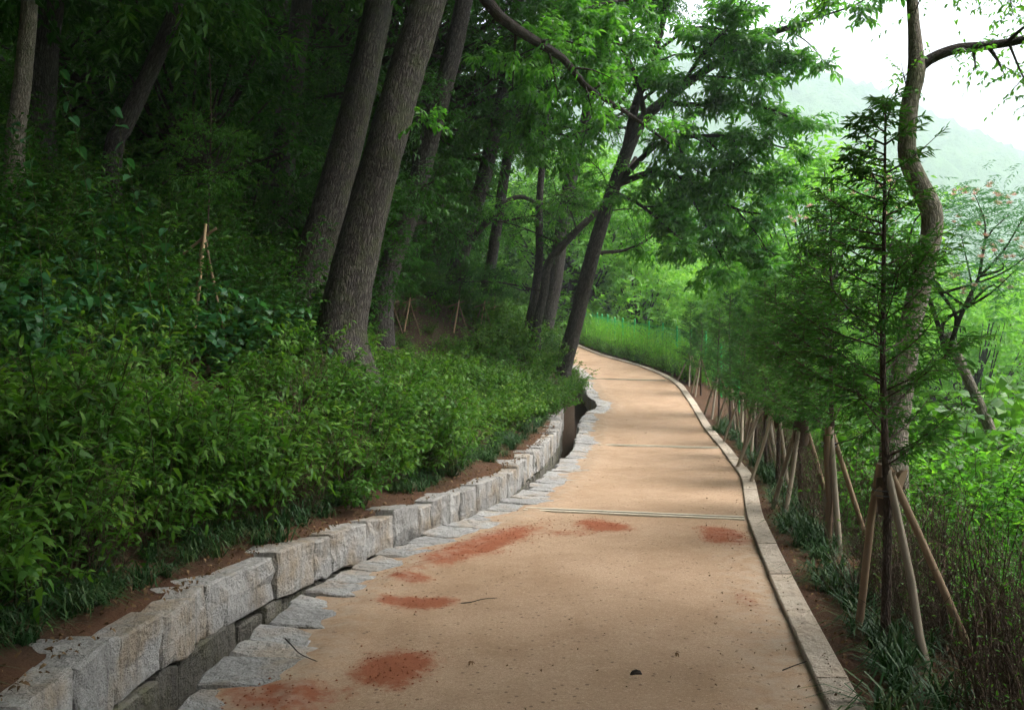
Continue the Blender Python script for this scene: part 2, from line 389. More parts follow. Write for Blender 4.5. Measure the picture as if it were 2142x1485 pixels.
# ------------------------------------------------------------------ the lie of the land
_y = np.arange(-60, 1700, .1)
def curve(pts, sm):
    a = np.array(pts, float); v = np.interp(_y, a[:, 0], a[:, 1])
    k = np.exp(-.5 * (np.arange(-40, 41) * .1 / sm) ** 2); k /= k.sum()
    v2 = np.convolve(np.pad(v, 40, mode='edge'), k, 'valid')
    return lambda y: np.interp(y, _y, v2)
PZ = curve([(-60, 0), (13, 0), (14.6, 0.0), (17, .13), (20, .40), (24, .92), (28, 1.33), (32, 1.68), (36, 2.05), (45, 2.8), (60, 3.6), (100, 5), (1700, 6)], .9)
EL = curve([(-60, -1.9), (-5, -1.65), (3.84, -1.53), (5.5, -1.46), (6.75, -1.15), (7.66, -.72), (9.9, .14), (13.1, .80), (15.5, 1.18), (18.6, 1.5), (19.7, 2.0), (20.4, 2.0), (21.5, 1.86), (23, 1.9), (26, 2.0), (30, 1.0), (36, .1), (45, -2), (60, -8), (100, -22), (1700, -30)], .28)
KR = curve([(-60, .2), (-5, .7), (2, 1.10), (3.84, 1.416), (5.73, 1.765), (8.32, 2.28), (11.06, 2.98), (14.6, 3.56), (17.1, 3.83), (20, 4.2), (23, 4.45), (25, 4.36), (27, 4.07), (29.5, 3.50), (32, 3.03), (36, 2.6), (45, 1.2), (60, -4), (100, -18), (1700, -26)], .5)
GAP = curve([(-60, .4), (3, .42), (4.2, .43), (6, .31), (7.5, .21), (9.5, .20), (12, .30), (17, .36), (21, .36), (30, .3), (1700, .3)], .3)
WF = lambda y: EL(y) - GAP(y)      # face of the retaining wall
WH = lambda y: PZ(y) + .21 + .04 * np.clip((y - 12) / 6, 0, 1)      # its top
KW = .165
def fbm(x, y):
    return (np.sin(x * 1.3 + 1.7 * np.sin(y * .9)) + np.sin(y * 1.7 + 2.1 * np.sin(x * .7 + 1)) ) * .5 + (np.sin(x * 3.1 + y * 2.3) + np.sin(y * 4.3 - x * 2.9 + 1)) * .22
def bank_left(x, y):
    s = WF(y) - x
    z = WH(y) + .0 * s + .50 * np.clip(s - .45, 0, 11.5) + .40 * np.clip(s - 11.95, 0, 50) + .1 * np.clip(s - 62, 0, 150)
    z = z + .55 * np.clip((y - 18) / 2.5, 0, 1) * np.clip((40 - y) / 8, 0, 1) * np.clip((s - .12) / .8, 0, 1)
    return z + .006 + .03 * np.clip((s - .15) / .2, 0, 1) + .018 * fbm(x * 7, y * 5) * np.clip((s - .1) / .1, 0, 1) + np.clip(s, 0, 1) * .05 * fbm(x * 1.5, y * 1.5) + np.clip((s - 4) / 10, 0, 1) * .35 * fbm(x * .4, y * .4)
def bank_right(x, y):
    s = x - (KR(y) + KW)
    shelf = .55 + 1.2 * np.clip((y - 23) / 4, 0, 1)
    z = PZ(y) - .015 - .10 * np.clip(s, 0, shelf) - .52 * np.clip(s - shelf, 0, 400)
    zv = -4.6 + .052 * np.clip(y, -20, 140) + .02 * np.clip(y - 140, 0, 400)
    k = .8; h = np.clip(.5 + .5 * (zv - z) / k, 0, 1); z = z * (1 - h) + zv * h + k * h * (1 - h) * .5
    return z + np.clip(s, 0, 1) * .04 * fbm(x * 2, y * 2) + np.clip((s - 3) / 6, 0, 1) * .2 * fbm(x * .5, y * .5)
def ground(x, y):
    x = np.asarray(x, float); y = np.asarray(y, float)
    return np.where(x < WF(y), bank_left(x, y), np.where(x > KR(y) + KW, bank_right(x, y), PZ(y)))
def gz(x, y): return float(ground(x, y))

def grid_mesh(name, X, Y, Z, smooth=True, attrs=None):
    r, c = X.shape; V = np.stack([X, Y, Z], -1).reshape(-1, 3)
    i = (np.arange(r - 1)[:, None] * c + np.arange(c - 1)[None]).ravel()
    mb = MB(); mb.add(V, np.stack([i, i + 1, i + c + 1, i + c], 1)); me = mb.build(name, smooth)
    for k, v in (attrs or {}).items():
        if v.ndim == 2:
            a = me.attributes.new(k, 'FLOAT', 'POINT'); a.data.foreach_set("value", v.ravel().astype(np.float32))
        else:
            a = me.attributes.new(k, 'FLOAT_VECTOR', 'POINT'); a.data.foreach_set("vector", v.reshape(-1, 3).ravel().astype(np.float32))
    return me

rows = np.concatenate([np.arange(-40, 0, 1.0), np.arange(0, 26, .12), np.arange(26, 50, .4), np.arange(50, 140, 3), np.arange(140, 960, 40)])
offL = -np.concatenate([[700, 400, 250, 160, 110], np.arange(80, 30, -5), np.arange(30, 8, -1.2), np.arange(8, 2, -.35), np.arange(2, .35, -.12), [.30, .22, .17]])
offR = np.concatenate([[.0], np.arange(.1, 2, .14), np.arange(2, 8, .4), np.arange(8, 30, 1.5), np.arange(30, 80, 6), [100, 140, 200, 320, 600, 1000]])
Yg = rows[:, None]
XLc = WF(Yg) + offL[None]; ZL = bank_left(XLc, Yg + 0 * XLc)
deep = .60 + .1 * np.clip((Yg - 15) / 3, 0, 1) * (Yg < 27) - .5 * (Yg > 27)
mid = [(WF(Yg) - .165, WH(Yg) - .05), (WF(Yg) - .16, PZ(Yg) - deep), (EL(Yg) + .16, PZ(Yg) - deep), (EL(Yg) + .20, PZ(Yg) - .08), (KR(Yg) - .02, PZ(Yg) - .08), (KR(Yg) + .1, PZ(Yg) - .06)]
XRc = KR(Yg) + KW + offR[None]; ZR = bank_right(XRc, Yg + 0 * XRc)
Xg = np.concatenate([XLc] + [m[0] for m in mid] + [XRc], 1); Zg = np.concatenate([ZL] + [m[1] for m in mid] + [ZR], 1)
Yf = Yg + 0 * Xg
sL = WF(Yf) - Xg; sR = Xg - KR(Yf) - KW
zone = np.zeros(Xg.shape + (3,))
zone[..., 0] = np.clip(1.1 - sL / 1.0, 0, 1) * (sL > 0) * (Yf < 16.8) + np.clip(1 - sR / 3.0, 0, 1) * (sR > 0) * .75 + ((sL <= 0) & (sR <= 0)) * .0
zone[..., 1] = np.clip((sR - 2.0) / 1.5, 0, 1)
o = ob("ground", grid_mesh("ground", Xg, Yf, Zg, True, {"zone": zone}), M['soil']); o["kind"] = "structure"

# ---- path of compacted granite sand
prow = np.concatenate([np.arange(-3, 12, .035), np.arange(12, 26, .08), np.arange(26, 46, .3)])
u = np.linspace(0, 1, 76)[None]
Yp = prow[:, None] + 0 * u
xl = EL(Yp) + .10; xr = KR(Yp) + .006
Xp = xl + (xr - xl) * u
patches = [(1010, 1137, 150, 27, .22), (1262, 1098, 72, 15, .0), (1515, 1118, 62, 22, 0), (850, 1208, 60, 12, 0), (868, 1256, 95, 15, 0), (820, 1392, 105, 45, 0), (575, 1455, 150, 45, 0), (1190, 1112, 90, 10, 0), (1560, 1250, 30, 30, 0)]
sm = np.zeros_like(Xp)
for (cx, cyy, rx, ry, ti) in patches:
    d0 = CAMZ * FPX / (cyy - 742.5); X0 = (cx - 1071) * d0 / FPX
    ra = rx * d0 / FPX; rb = .5 * (CAMZ * FPX / (cyy - ry - 742.5) - CAMZ * FPX / (cyy + ry - 742.5))
    dx = Xp - X0; dy = Yp - d0 - ti * 6 * dx
    q = np.sqrt((dx / ra) ** 2 + (dy / rb) ** 2) + .16 * fbm(Xp * 9 + cx, Yp * 7)
    amt = .55 if cx in (1190, 1560) else 1.0
    sm = np.maximum(sm, amt * np.clip(1.35 - q, 0, 1))
gv = np.clip(1 - (KR(Yp) - Xp - .05) / .45, 0, 1) * np.clip((9 - Yp) / 3, 0, 1) + np.clip(1 - (Xp - EL(Yp) - .4) / .35, 0, 1) * .8
Zp = PZ(Yp) - .012 + .006 * fbm(Xp * 4, Yp * 4) + .012 * np.clip(sm, 0, .8) * (1 + .4 * fbm(Xp * 22, Yp * 19)) + .017 * np.clip(1 - np.abs(Xp - EL(Yp) - .50) / .22, 0, 1) * (1 + .5 * fbm(Xp * 9, Yp * 11))
path = ob("path", grid_mesh("path", Xp, Yp, Zp, True, {"soilmask": sm, "gravel": np.clip(gv, 0, 1)}), M['sand']); path["kind"] = "structure"
# joint strips across the path
def strip(name, A, B, wdt, h, mat, dz=0.0):
    n = 24; t = np.linspace(0, 1, n)[:, None]; A = np.array(A); B = np.array(B); p = A + (B - A) * t
    dr = nrm(B - A); nv = np.array([-dr[1], dr[0]]); mb = MB()
    z = PZ(p[:, 1]) + dz
    ring = lambda off, zz: np.column_stack([p + nv * off, z + zz])
    R4 = [ring(-wdt / 2, -.05), ring(-wdt / 2, h), ring(wdt / 2, h), ring(wdt / 2, -.05)]
    V = np.stack(R4, 1).reshape(-1, 3); i = (np.arange(n - 1)[:, None] * 4 + np.array([0, 1, 2])[None]).ravel()
    mb.add(V, np.stack([i, i + 4, i + 5, i + 1], 1)); return ob(name, mb.build(name), mat, path)
def joint(px0, py0, px1, py1, dd):
    a = P(px0, py0, 0 + dd[0]); b = P(px1, py1, dd[1])
    A = np.array([a[0], dd[0]]); B = np.array([b[0], dd[1]]); nv = nrm(np.array([-(B - A)[1], (B - A)[0]]))
    strip("joint_board", A, B, .05, .006, M['strip']); strip("joint_gap", A - nv * .052, B - nv * .052, .026, -.003, M['slot']); strip("joint_board", A - nv * .105, B - nv * .105, .05, .004, M['strip'])
joint(1100, 1062, 1557, 1082, (8.93, 8.42))
joint(1252, 932, 1503, 937, (15.0, 14.6))
joint(1240, 793, 1392, 797, (24.2, 23.9))

# ------------------------------------------------------------------ stones
def stone_geo(quad, depth_vec, ch=.02, jit=.012, sub=2, bulge=.012):
    """quad: 4 corners of the visible face (n x 3); body extruded along depth_vec."""
    q = np.asarray(quad, float); c = q.mean(0); pts = []
    for i in range(4):
        a, b = q[i], q[(i + 1) % 4]
        for k in range(sub):
            p = a + (b - a) * k / sub
            if k == 0: p = p + (c - p) * rng.uniform(.01, .05)
            pts.append(p + rng.normal(size=3) * jit * (1 if k else .4))
    pts = np.array(pts); m = len(pts); out = -nrm(np.asarray(depth_vec, float))
    front = pts + (c - pts) * (ch / np.linalg.norm(c - pts, axis=1))[:, None] + out * ch * .8 + rng.normal(size=(m, 1)) * jit * .7 * out
    back = pts + np.asarray(depth_vec) + rng.normal(size=(m, 3)) * jit * .5
    cen = (front.mean(0) + out * bulge * rng.uniform(-.3, .6))[None]
    V = np.concatenate([back, pts, front, cen]); i = np.arange(m); j = (i + 1) % m
    mb = MB()
    mb.add(V, np.concatenate([np.stack([i, j, j + m], 1), np.stack([i, j + m, i + m], 1), np.stack([i + m, j + m, j + 2 * m], 1), np.stack([i + m, j + 2 * m, i + 2 * m], 1),
                              np.stack([i + 2 * m, j + 2 * m, np.full(m, 3 * m)], 1)]))
    return mb
wall = thing("stone_wall", "low retaining wall of rough grey granite blocks along the drain beside the path", "wall", (0, 0, 0))
def wall_course(y0, y1, ztop, zbot, lens, mat, inset, dep):
    y = y0
    while y < y1:
        far = np.clip((y - 4) / 10, 0, 1)
        ln = rng.uniform(*lens) * (1 - .25 * far) * (rng.choice([.6, 1, 1.25]))
        ya, yb = y + .003, y + ln - .003
        top = rng.normal() * .013; pr = rng.normal() * .008 - inset
        def pt(yy, zz): return [float(WF(yy)) + pr, yy, float(PZ(yy)) + zz]
        ta = ztop(ya) + top + rng.normal() * .008; tb_ = ztop(yb) + top + rng.normal() * .008
        q = [pt(ya, zbot + rng.normal() * .01), pt(yb, zbot + rng.normal() * .01), pt(yb + rng.normal() * .008, tb_), pt(ya + rng.normal() * .008, ta)]
        ob("stone", stone_geo(q, (-dep * rng.uniform(.8, 1.15), rng.normal() * .02, 0), .014, .008, 3, .012).build("stone"), mat, wall)
        y += ln
wall_course(1.6, 17.8, lambda y: float(WH(y) - PZ(y)), -.11, (.22, .50), M['stone'], 0.0, .30)
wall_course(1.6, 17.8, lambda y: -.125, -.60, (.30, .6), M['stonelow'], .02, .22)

edging = thing("stone_edging", "row of flat grey granite slabs edging the path beside the drain", "stone edging", (0, 0, 0))
y = 2.0
while y < 27.5:
    ln = rng.uniform(.20, .44); wd = rng.uniform(.34, .52) - .06 * np.clip((y - 12) / 8, 0, 1)
    dz = rng.uniform(-.006, .018); ya, yb = y + .006, y + ln - .006
    e0 = rng.normal() * .016; dzr = -.03
    def pt(xo, yy, z): return [float(EL(yy)) + xo, yy, float(PZ(yy)) + z]
    sk = rng.normal() * .025 - .05
    q = [pt(e0, ya, dz), pt(wd + e0, ya + sk, dz + dzr), pt(wd + e0 + rng.normal() * .04, yb + sk, dz + dzr), pt(e0 + rng.normal() * .02, yb, dz)]
    ob("paving_slab", stone_geo(q, (-.03, 0, -.30), .012, .006, 3, .005).build("paving_slab"), M['paver'], edging)
    y += ln
kerb = thing("kerb", "pale concrete kerb curving along the valley side of the path", "kerb", (0, 0, 0))
y = 1.2
while y < 44:
    sl_ = (float(KR(y + .5)) - float(KR(y))) / .5
    ln = 1.0 / math.sqrt(1 + sl_ * sl_) * (1.0 if y < 24 else .9)
    n = 5; ys = np.linspace(y + .003, y + ln - .003, n); dz = rng.normal() * .004 + .022
    x0 = KR(ys) + .008; z = PZ(ys)
    V = np.concatenate([np.column_stack(a) for a in ((x0, ys, z - .12), (x0, ys, z + dz - .008), (x0 + .008, ys, z + dz), (x0 + KW - .010, ys, z + dz), (x0 + KW - .002, ys, z + dz - .008), (x0 + KW, ys, z - .15))])
    mb = MB(); F = []
    for k in range(5):
        for i in range(n - 1): F.append([k * n + i, k * n + i + 1, (k + 1) * n + i + 1, (k + 1) * n + i])
    mb.add(V, F)
    for i in (0, n - 1):
        mb.add(V[[k * n + i for k in range(6)]], [list(range(6)) if i == 0 else list(range(6))[::-1]])
    ob("kerb_stone", mb.build("kerb_stone"), M['kerb'], kerb); y += ln

# ------------------------------------------------------------------ far hills, valley road
def hill(name, x0, x1, y0, y1, f, nx, ny, amp):
    X, Y = np.meshgrid(np.linspace(x0, x1, nx), np.linspace(y0, y1, ny)); Z = f(X, Y)
    Z = Z + amp * (np.abs(np.sin(X * .13 + np.sin(Y * .11) * 2) * np.sin(Y * .15 + np.sin(X * .09) * 2)) + rng.random(X.shape) * .6)
    o = ob(name, grid_mesh(name, X, Y, Z, True), M['hill']); o["kind"] = "structure"
hill("hill", -600, 880, 330, 880, lambda X, Y: -12 + 212 * np.exp(-((X - 100) / 350) ** 2) * np.clip((Y - 330) / 230, 0, 1) ** .8 * np.exp(-np.clip((Y - 640) / 130, 0, 9) ** 2), 260, 110, 9)
hill("hill", 20, 420, 190, 330, lambda X, Y: -3 + 40 * np.exp(-((X - 80) / 100) ** 2) * np.clip((Y - 190) / 90, 0, 1), 130, 60, 6)
ry = np.array([(-30., 60.), (8, 70), (16, 74), (26, 77), (40, 78), (90, 80)]); rp = smooth_poly(ry, 60)
rt = nrm(np.gradient(rp, axis=0)); rn = np.column_stack([-rt[:, 1], rt[:, 0]])
cols = [rp + rn * o_ for o_ in (-3.2, -1.6, 0, 1.6, 3.2)]
Xr = np.stack([c[:, 0] for c in cols], 1); Yr = np.stack([c[:, 1] for c in cols], 1)
Zr = np.maximum(ground(Xr, Yr).max(1, keepdims=True), -1.0) + .35 + 0 * Xr
o = ob("valley_road", grid_mesh("valley_road", Xr, Yr, Zr), M['road']); o["kind"] = "structure"

# ================================================================== vegetation templates
# ---- shrubs: arching stems with leaf pairs
def shrub_mesh(nst, h, spread, K, L, W, side_n, side_len, curved=True, droop=.2, lean=.25):
    wood = MB(); fol = MB(); S = []; E = []
    for k in range(nst):
        a = rng.uniform(0, 2 * np.pi); rr = rng.uniform(0, .35) * spread
        b = np.array([math.cos(a) * rr, math.sin(a) * rr, -.08])
        hh = h * rng.uniform(.55, 1.1); out = spread * rng.uniform(.3, 1.0)
        a2 = a + rng.normal() * .6
        top = b + [math.cos(a2) * out, math.sin(a2) * out, hh]
        midp = b * .6 + top * .4 + [0, 0, hh * .18]
        pl = smooth_poly([b, midp, top], 6); tube(wood, pl, np.linspace(.006, .0022, 6), 3, cap=False)
        for i in range(1, 5): S.append(pl[i]); E.append(pl[i + 1])
        for q in range(side_n):
            t = rng.uniform(.3, 1) * 5; i = min(int(t), 4); p = pl[i] + (pl[i + 1] - pl[i]) * (t - i)
            dv = nrm(nrm(pl[i + 1] - pl[i]) * .5 + rng.normal(size=3) * [.7, .7, .35])
            S.append(p); E.append(p + dv * side_len * rng.uniform(.5, 1.2))
    leaves_on_twigs(fol, np.array(S), np.array(E), K, L, W, droop, curved, .3, wood=wood, twig_r=.0022)
    return fol.build("shrub_leaves"), wood.build("shrub_stems")
def shrub_proto(tpl, lm, name, label, cat, group):
    t = thing(name, label, cat, (0, 0, -50), 0, 1, group)
    ob("foliage", tpl[0], M[lm], t, kind="stuff"); ob("stems", tpl[1], M['stemgreen'], t, kind="stuff")
    return t
SH_LONG = [shrub_mesh(15, .70, .44, 5, .088, .023, 7, .22) for _ in range(3)]          # lance-leaved, near the wall
SH_OVAL = [shrub_mesh(13, .55, .45, 5, .058, .027, 7, .17) for _ in range(3)]          # small oval leaves
SH_BROAD = [shrub_mesh(9, .8, .5, 4, .10, .072, 4, .25, droop=.35) for _ in range(2)]  # broad leaves
SH_BIG = [shrub_mesh(15, 1.35, .8, 6, .085, .042, 9, .42, curved=False) for _ in range(3)]
SHORT = {"lance-leaved green shrub in the thicket on the bank above the wall": "lance-leaved green shrub", "bushy shrub with small oval leaves in the bright thicket beside the bend": "bushy oval-leaved green shrub",
         "shrub with small leaves on the bank behind the leaning tree": "small-leaved shrub behind the bend", "dark leafy bush on the shaded slope under the trees": "dark leafy bush", "broad-leaved plant among the dark undergrowth of the slope": "broad-leaved undergrowth plant",
         "dim bush deep among the trunks of the hillside wood": "dim deep-wood bush", "dark small-leaved shrub mixed among the lance-leaved thicket above the wall": "dark small-leaved shrub", "bright shrub overhanging the drain at the bend": "bright shrub overhanging the drain",
         "bright broad-leaved vine thicket right of the curved trunk": "bright broad-leaved vine thicket", "dark leafy shrub on the slope behind the nearest tripod": "dark leafy shrub", "bright green bush on the sunlit slope below the path": "bright green bush",
         "low bright green bush among dry stems below the right verge": "low bright green bush", "leafy shrub growing through the grassy hedge in front of the fence": "leafy hedge shrub"}
def zone_of(x, y):
    px = 1071 + FPX * x / y
    if x < EL(y):
        s_ = float(WF(y)) - x
        a = "at the left edge" if px < 260 else "below the staked sapling" if px < 560 else "at the foot of the thickest trunk" if px < 850 else "right of the thickest trunk" if px < 1060 else "beside the leaning tree"
        return a + (", lowest row" if s_ < 1.2 else ", halfway up" if s_ < 3.2 else ", high on the slope")
    a = "by the nearest tripod" if y < 6.2 else "by the second tripod" if y < 8 else "by the middle tripods" if y < 15 else "by the last tripods" if y < 24 else "beyond the tripods"
    s_ = x - float(KR(y)) - KW
    return a + (", at the kerb" if s_ < .32 else ", on the verge" if s_ < .9 else ", just below the verge" if s_ < 2.6 else ", far down the slope")
def instances(tpls, lm, name, label, cat, group, spots):
    """spots: list of (x, y, rz, scale). One thing per spot, meshes shared."""
    out = []; protos = {}
    for k, (x, y, rz, sc) in enumerate(spots):
        j = int(rng.integers(len(tpls)))
        if j not in protos:
            t = shrub_proto(tpls[j], lm, name, label, cat, group); protos[j] = t
        else: t = copy_tree(protos[j])
        t["label"] = (SHORT.get(label, label) + " " + zone_of(x, y)); t.location = (x, y, gz(x, y)); t.rotation_euler = (0, 0, rz); t.scale = (sc, sc, sc * rng.uniform(.9, 1.15)); out.append(t)
    return out
def clear_view(p):
    px = 1071 + FPX * p[0] / p[1]; s_ = float(WF(p[1])) - p[0]
    if abs(px - 428) < 75 and 5.6 < p[1] < 9.6 and s_ > 1.0: return False
    if 740 < px < 1060 and 10 < p[1] < 21 and s_ > 2.3: return False
    return True
def scatter(n, f, mind=0.0):
    out = []; tries = 0
    while len(out) < n and tries < n * 30:
        tries += 1; p = f()
        if p is None or not clear_view(p): continue
        if mind and any((p[0] - q[0]) ** 2 + (p[1] - q[1]) ** 2 < mind * mind for q in out): continue
        out.append((p[0], p[1], rng.uniform(0, 6.28), p[2]))
    return out

# near thicket above the wall
def f_long():
    y = rng.uniform(2.4, 11); s = .52 + rng.random() ** 1.2 * 2.4; return (float(WF(y)) - s, y, rng.uniform(.6, 1.4))
instances(SH_LONG, 'shrub', "lance_leaved_shrub", "lance-leaved green shrub in the thicket on the bank above the wall", "shrub", "lance-leaved shrubs above the stone wall", scatter(46, f_long, .3))
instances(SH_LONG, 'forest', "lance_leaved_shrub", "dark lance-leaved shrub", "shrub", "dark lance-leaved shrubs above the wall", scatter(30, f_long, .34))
def f_oval():
    y = rng.uniform(8, 23); s = .6 + rng.random() * 3.2; return (float(WF(y)) - s, y, rng.uniform(.9, 1.5))
instances(SH_OVAL, 'shrub', "oval_leaved_shrub", "bushy shrub with small oval leaves in the bright thicket beside the bend", "shrub", "small-leaved shrubs by the bend", scatter(120, f_oval, .33))
def f_on():
    y = rng.uniform(2.6, 10); s = .5 + rng.random() * 3; return (float(WF(y)) - s, y, rng.uniform(.8, 1.2))
instances(SH_OVAL, 'forest', "shrub", "dark small-leaved shrub mixed among the lance-leaved thicket above the wall", "shrub", "dark shrubs among the thicket", scatter(48, f_on, .35))
def f_edge():
    y = rng.uniform(16.2, 26); return (float(WF(y)) - rng.uniform(.12, .9), y, rng.uniform(.7, 1.15))
instances(SH_OVAL, 'shrub', "shrub", "bright shrub overhanging the drain at the bend", "shrub", "shrubs overhanging the drain at the bend", scatter(46, f_edge, .28))
def f_low():
    y = rng.uniform(13, 33); s = 2.0 + rng.random() * 6; return (float(WF(y)) - s, y, rng.uniform(.45, .65) * (1 + .5 * (y > 21)))
_cv = clear_view; clear_view = lambda p: True
instances(SH_OVAL, 'shrub', "low_shrub", "low shrub", "shrub", "low shrubs between the stakes", scatter(110, f_low, .4)); clear_view = _cv
def f_far():
    y = rng.uniform(21, 33); s = .2 + rng.random() * 3; return (float(WF(y)) - s, y, rng.uniform(1.0, 1.5))
instances(SH_OVAL, 'shrub', "shrub", "shrub with small leaves on the bank behind the leaning tree", "shrub", "shrubs behind the leaning tree", scatter(34, f_far, .5))
def f_mid():
    y = rng.uniform(3.2, 16); s = 2.7 + rng.random() * 6.5; x = float(WF(y)) - s
    return None if abs(x) / y > .75 else (x, y, rng.uniform(.7, 1.2))
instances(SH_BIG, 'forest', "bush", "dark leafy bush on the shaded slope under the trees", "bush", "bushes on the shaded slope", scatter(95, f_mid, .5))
def f_br():
    y = rng.uniform(4.5, 11); s = 2.2 + rng.random() * 4.5; x = float(WF(y)) - s
    return None if abs(x) / y > .66 else (x, y, rng.uniform(.8, 1.3))
instances(SH_BROAD, 'broad', "undergrowth_plant", "broad-leaved plant among the dark undergrowth of the slope", "plant", "broad-leaved plants on the slope", scatter(34, f_br, .5))
def f_deep():
    y = rng.uniform(14, 46); s = 4 + rng.random() * 22; x = float(WF(y)) - s
    return None if abs(x) / y > .66 or (900 < 1071 + FPX * x / y < 1180 and y < 30) else (x, y, rng.uniform(1.2, 2.2))
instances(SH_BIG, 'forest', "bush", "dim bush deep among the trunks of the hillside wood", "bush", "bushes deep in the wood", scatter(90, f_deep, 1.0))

# low ground cover on the bank: one mass
mb = MB(); N = 42000
yy = 2.2 + rng.random(N) ** 1.2 * 24; ss = .5 + rng.random(N) ** 1.3 * 8; xx = WF(yy) - ss
pos = np.column_stack([xx, yy, ground(xx, yy) + rng.random(N) * .16])
dr = rng.normal(size=(N, 3)); dr[:, 2] = .3; nn = rng.normal(size=(N, 3)) * .4 + [.2, -.2, 1]
leaf_geo(mb, pos, dr, nn, rng.uniform(.035, .075, N), rng.uniform(.02, .04, N), False)
o = ob("ground_cover", mb.build("ground_cover"), M['shrub']); o["kind"] = "stuff"; o["label"] = "low leafy ground cover on the left bank"; o["category"] = "ground cover"
# dead leaves
mb = MB(); N = 9000
yy = rng.uniform(2, 16, N); left = rng.random(N) < .5
xx = np.where(left, WF(yy) - .05 - rng.random(N) ** 1.5 * 3, KR(yy) + KW + .03 + rng.random(N) * 1.6)
pos = np.column_stack([xx, yy, ground(xx, yy) + .015 + rng.random(N) * .02])
dr = rng.normal(size=(N, 3)); dr[:, 2] *= .25; nn = rng.normal(size=(N, 3)) * .5 + [0, 0, 1]
sz = rng.uniform(.015, .042, N); leaf_geo(mb, pos, dr, nn, sz, sz * .5, True, .5)
o = ob("leaf_litter", mb.build("leaf_litter"), M['litter']); o["kind"] = "stuff"; o["label"] = "dead brown leaves strewn on the soil of both banks"; o["category"] = "leaf litter"
# crumbs on the path
mb = MB(); N = 1500
yy = 3.2 + rng.random(N) ** 1.6 * 13; tt = np.where(rng.random(N) < .62, np.where(rng.random(N) < .65, 1 - rng.random(N) ** 1.6 * .22, rng.random(N) ** 1.5 * .2), rng.random(N))
xx = EL(yy) + .3 + (KR(yy) + .12 - EL(yy) - .3) * tt
zz = PZ(yy) + np.where(xx > KR(yy), .024, -.004)
dr = rng.normal(size=(N, 3)); dr[:, 2] *= .2; nn = rng.normal(size=(N, 3)) * .5 + [0, 0, 1]
sz = rng.uniform(.004, .015, N) * rng.choice([.6, 1, 1.5], N); leaf_geo(mb, np.column_stack([xx, yy, zz + .003]), dr, nn, sz, sz * rng.uniform(.2, .8, N), True, .4, rng.random(N) * .5)
o = ob("path_crumbs", mb.build("path_crumbs"), M['litter']); o["kind"] = "stuff"; o["label"] = "small crumbs of bark and leaf scattered on the sand path"; o["category"] = "debris"

# ---- mondo grass tufts
def tuft_mesh(n, h):
    mb = MB(); a = rng.uniform(0, 6.28, n); ln = h * rng.uniform(.7, 1.4, n)
    b = np.column_stack([rng.normal(size=n) * .025, rng.normal(size=n) * .025, np.full(n, -.01)])
    o_ = np.column_stack([np.cos(a), np.sin(a), 0 * a]); sd_ = np.column_stack([-np.sin(a), np.cos(a), 0 * a]); sp = rng.uniform(.35, 1.15, n)[:, None]; ln = ln[:, None]
    prof = [(0, 0, 1), (.28, .50, 1), (.72, .72, .9), (1.15, .42, .15)]
    Vs = []
    for (q, z, wd) in prof:
        c = b + o_ * ln * q * sp + np.array([0, 0, 1]) * ln * z * (1.1 - .5 * sp)
        Vs += [c + sd_ * .0042 * wd, c - sd_ * .0042 * wd]
    V = np.stack(Vs, 1).reshape(-1, 3); base = (np.arange(n) * 8)[:, None]
    F = np.concatenate([base + np.array([[2 * k, 2 * k + 1, 2 * k + 3, 2 * k + 2]]) for k in range(3)])
    mb.add(V, F, np.tile(rng.random(n), 3)); return mb.build("grass_tuft")
TUFT = [tuft_mesh(46, .20) for _ in range(5)]
def tufts(spots, label, group):
    for (x, y, rz, sc) in spots:
        o = ob("grass_tuft", TUFT[int(rng.integers(5))], M['mondo'], None, (x, y, gz(x, y)), rz, sc); tag(o, "dark mondo grass tuft " + zone_of(x, y), "grass tuft", group)
def f_tr():
    y = 3.0 + rng.random() ** 1.4 * 15; return (float(KR(y)) + KW + rng.normal() * .10 + .34, y, rng.uniform(.75, 1.3))
tufts(scatter(130, f_tr, .10), "dark mondo grass tuft in the soil strip beside the pale kerb", "grass tufts along the kerb")
def f_tl():
    y = 2.6 + rng.random() ** 1.3 * 14; return (float(WF(y)) - .48 + rng.normal() * .10, y, rng.uniform(.65, 1.15))
tufts(scatter(150, f_tl, .08), "dark mondo grass tuft at the foot of the thicket above the wall", "grass tufts above the wall")

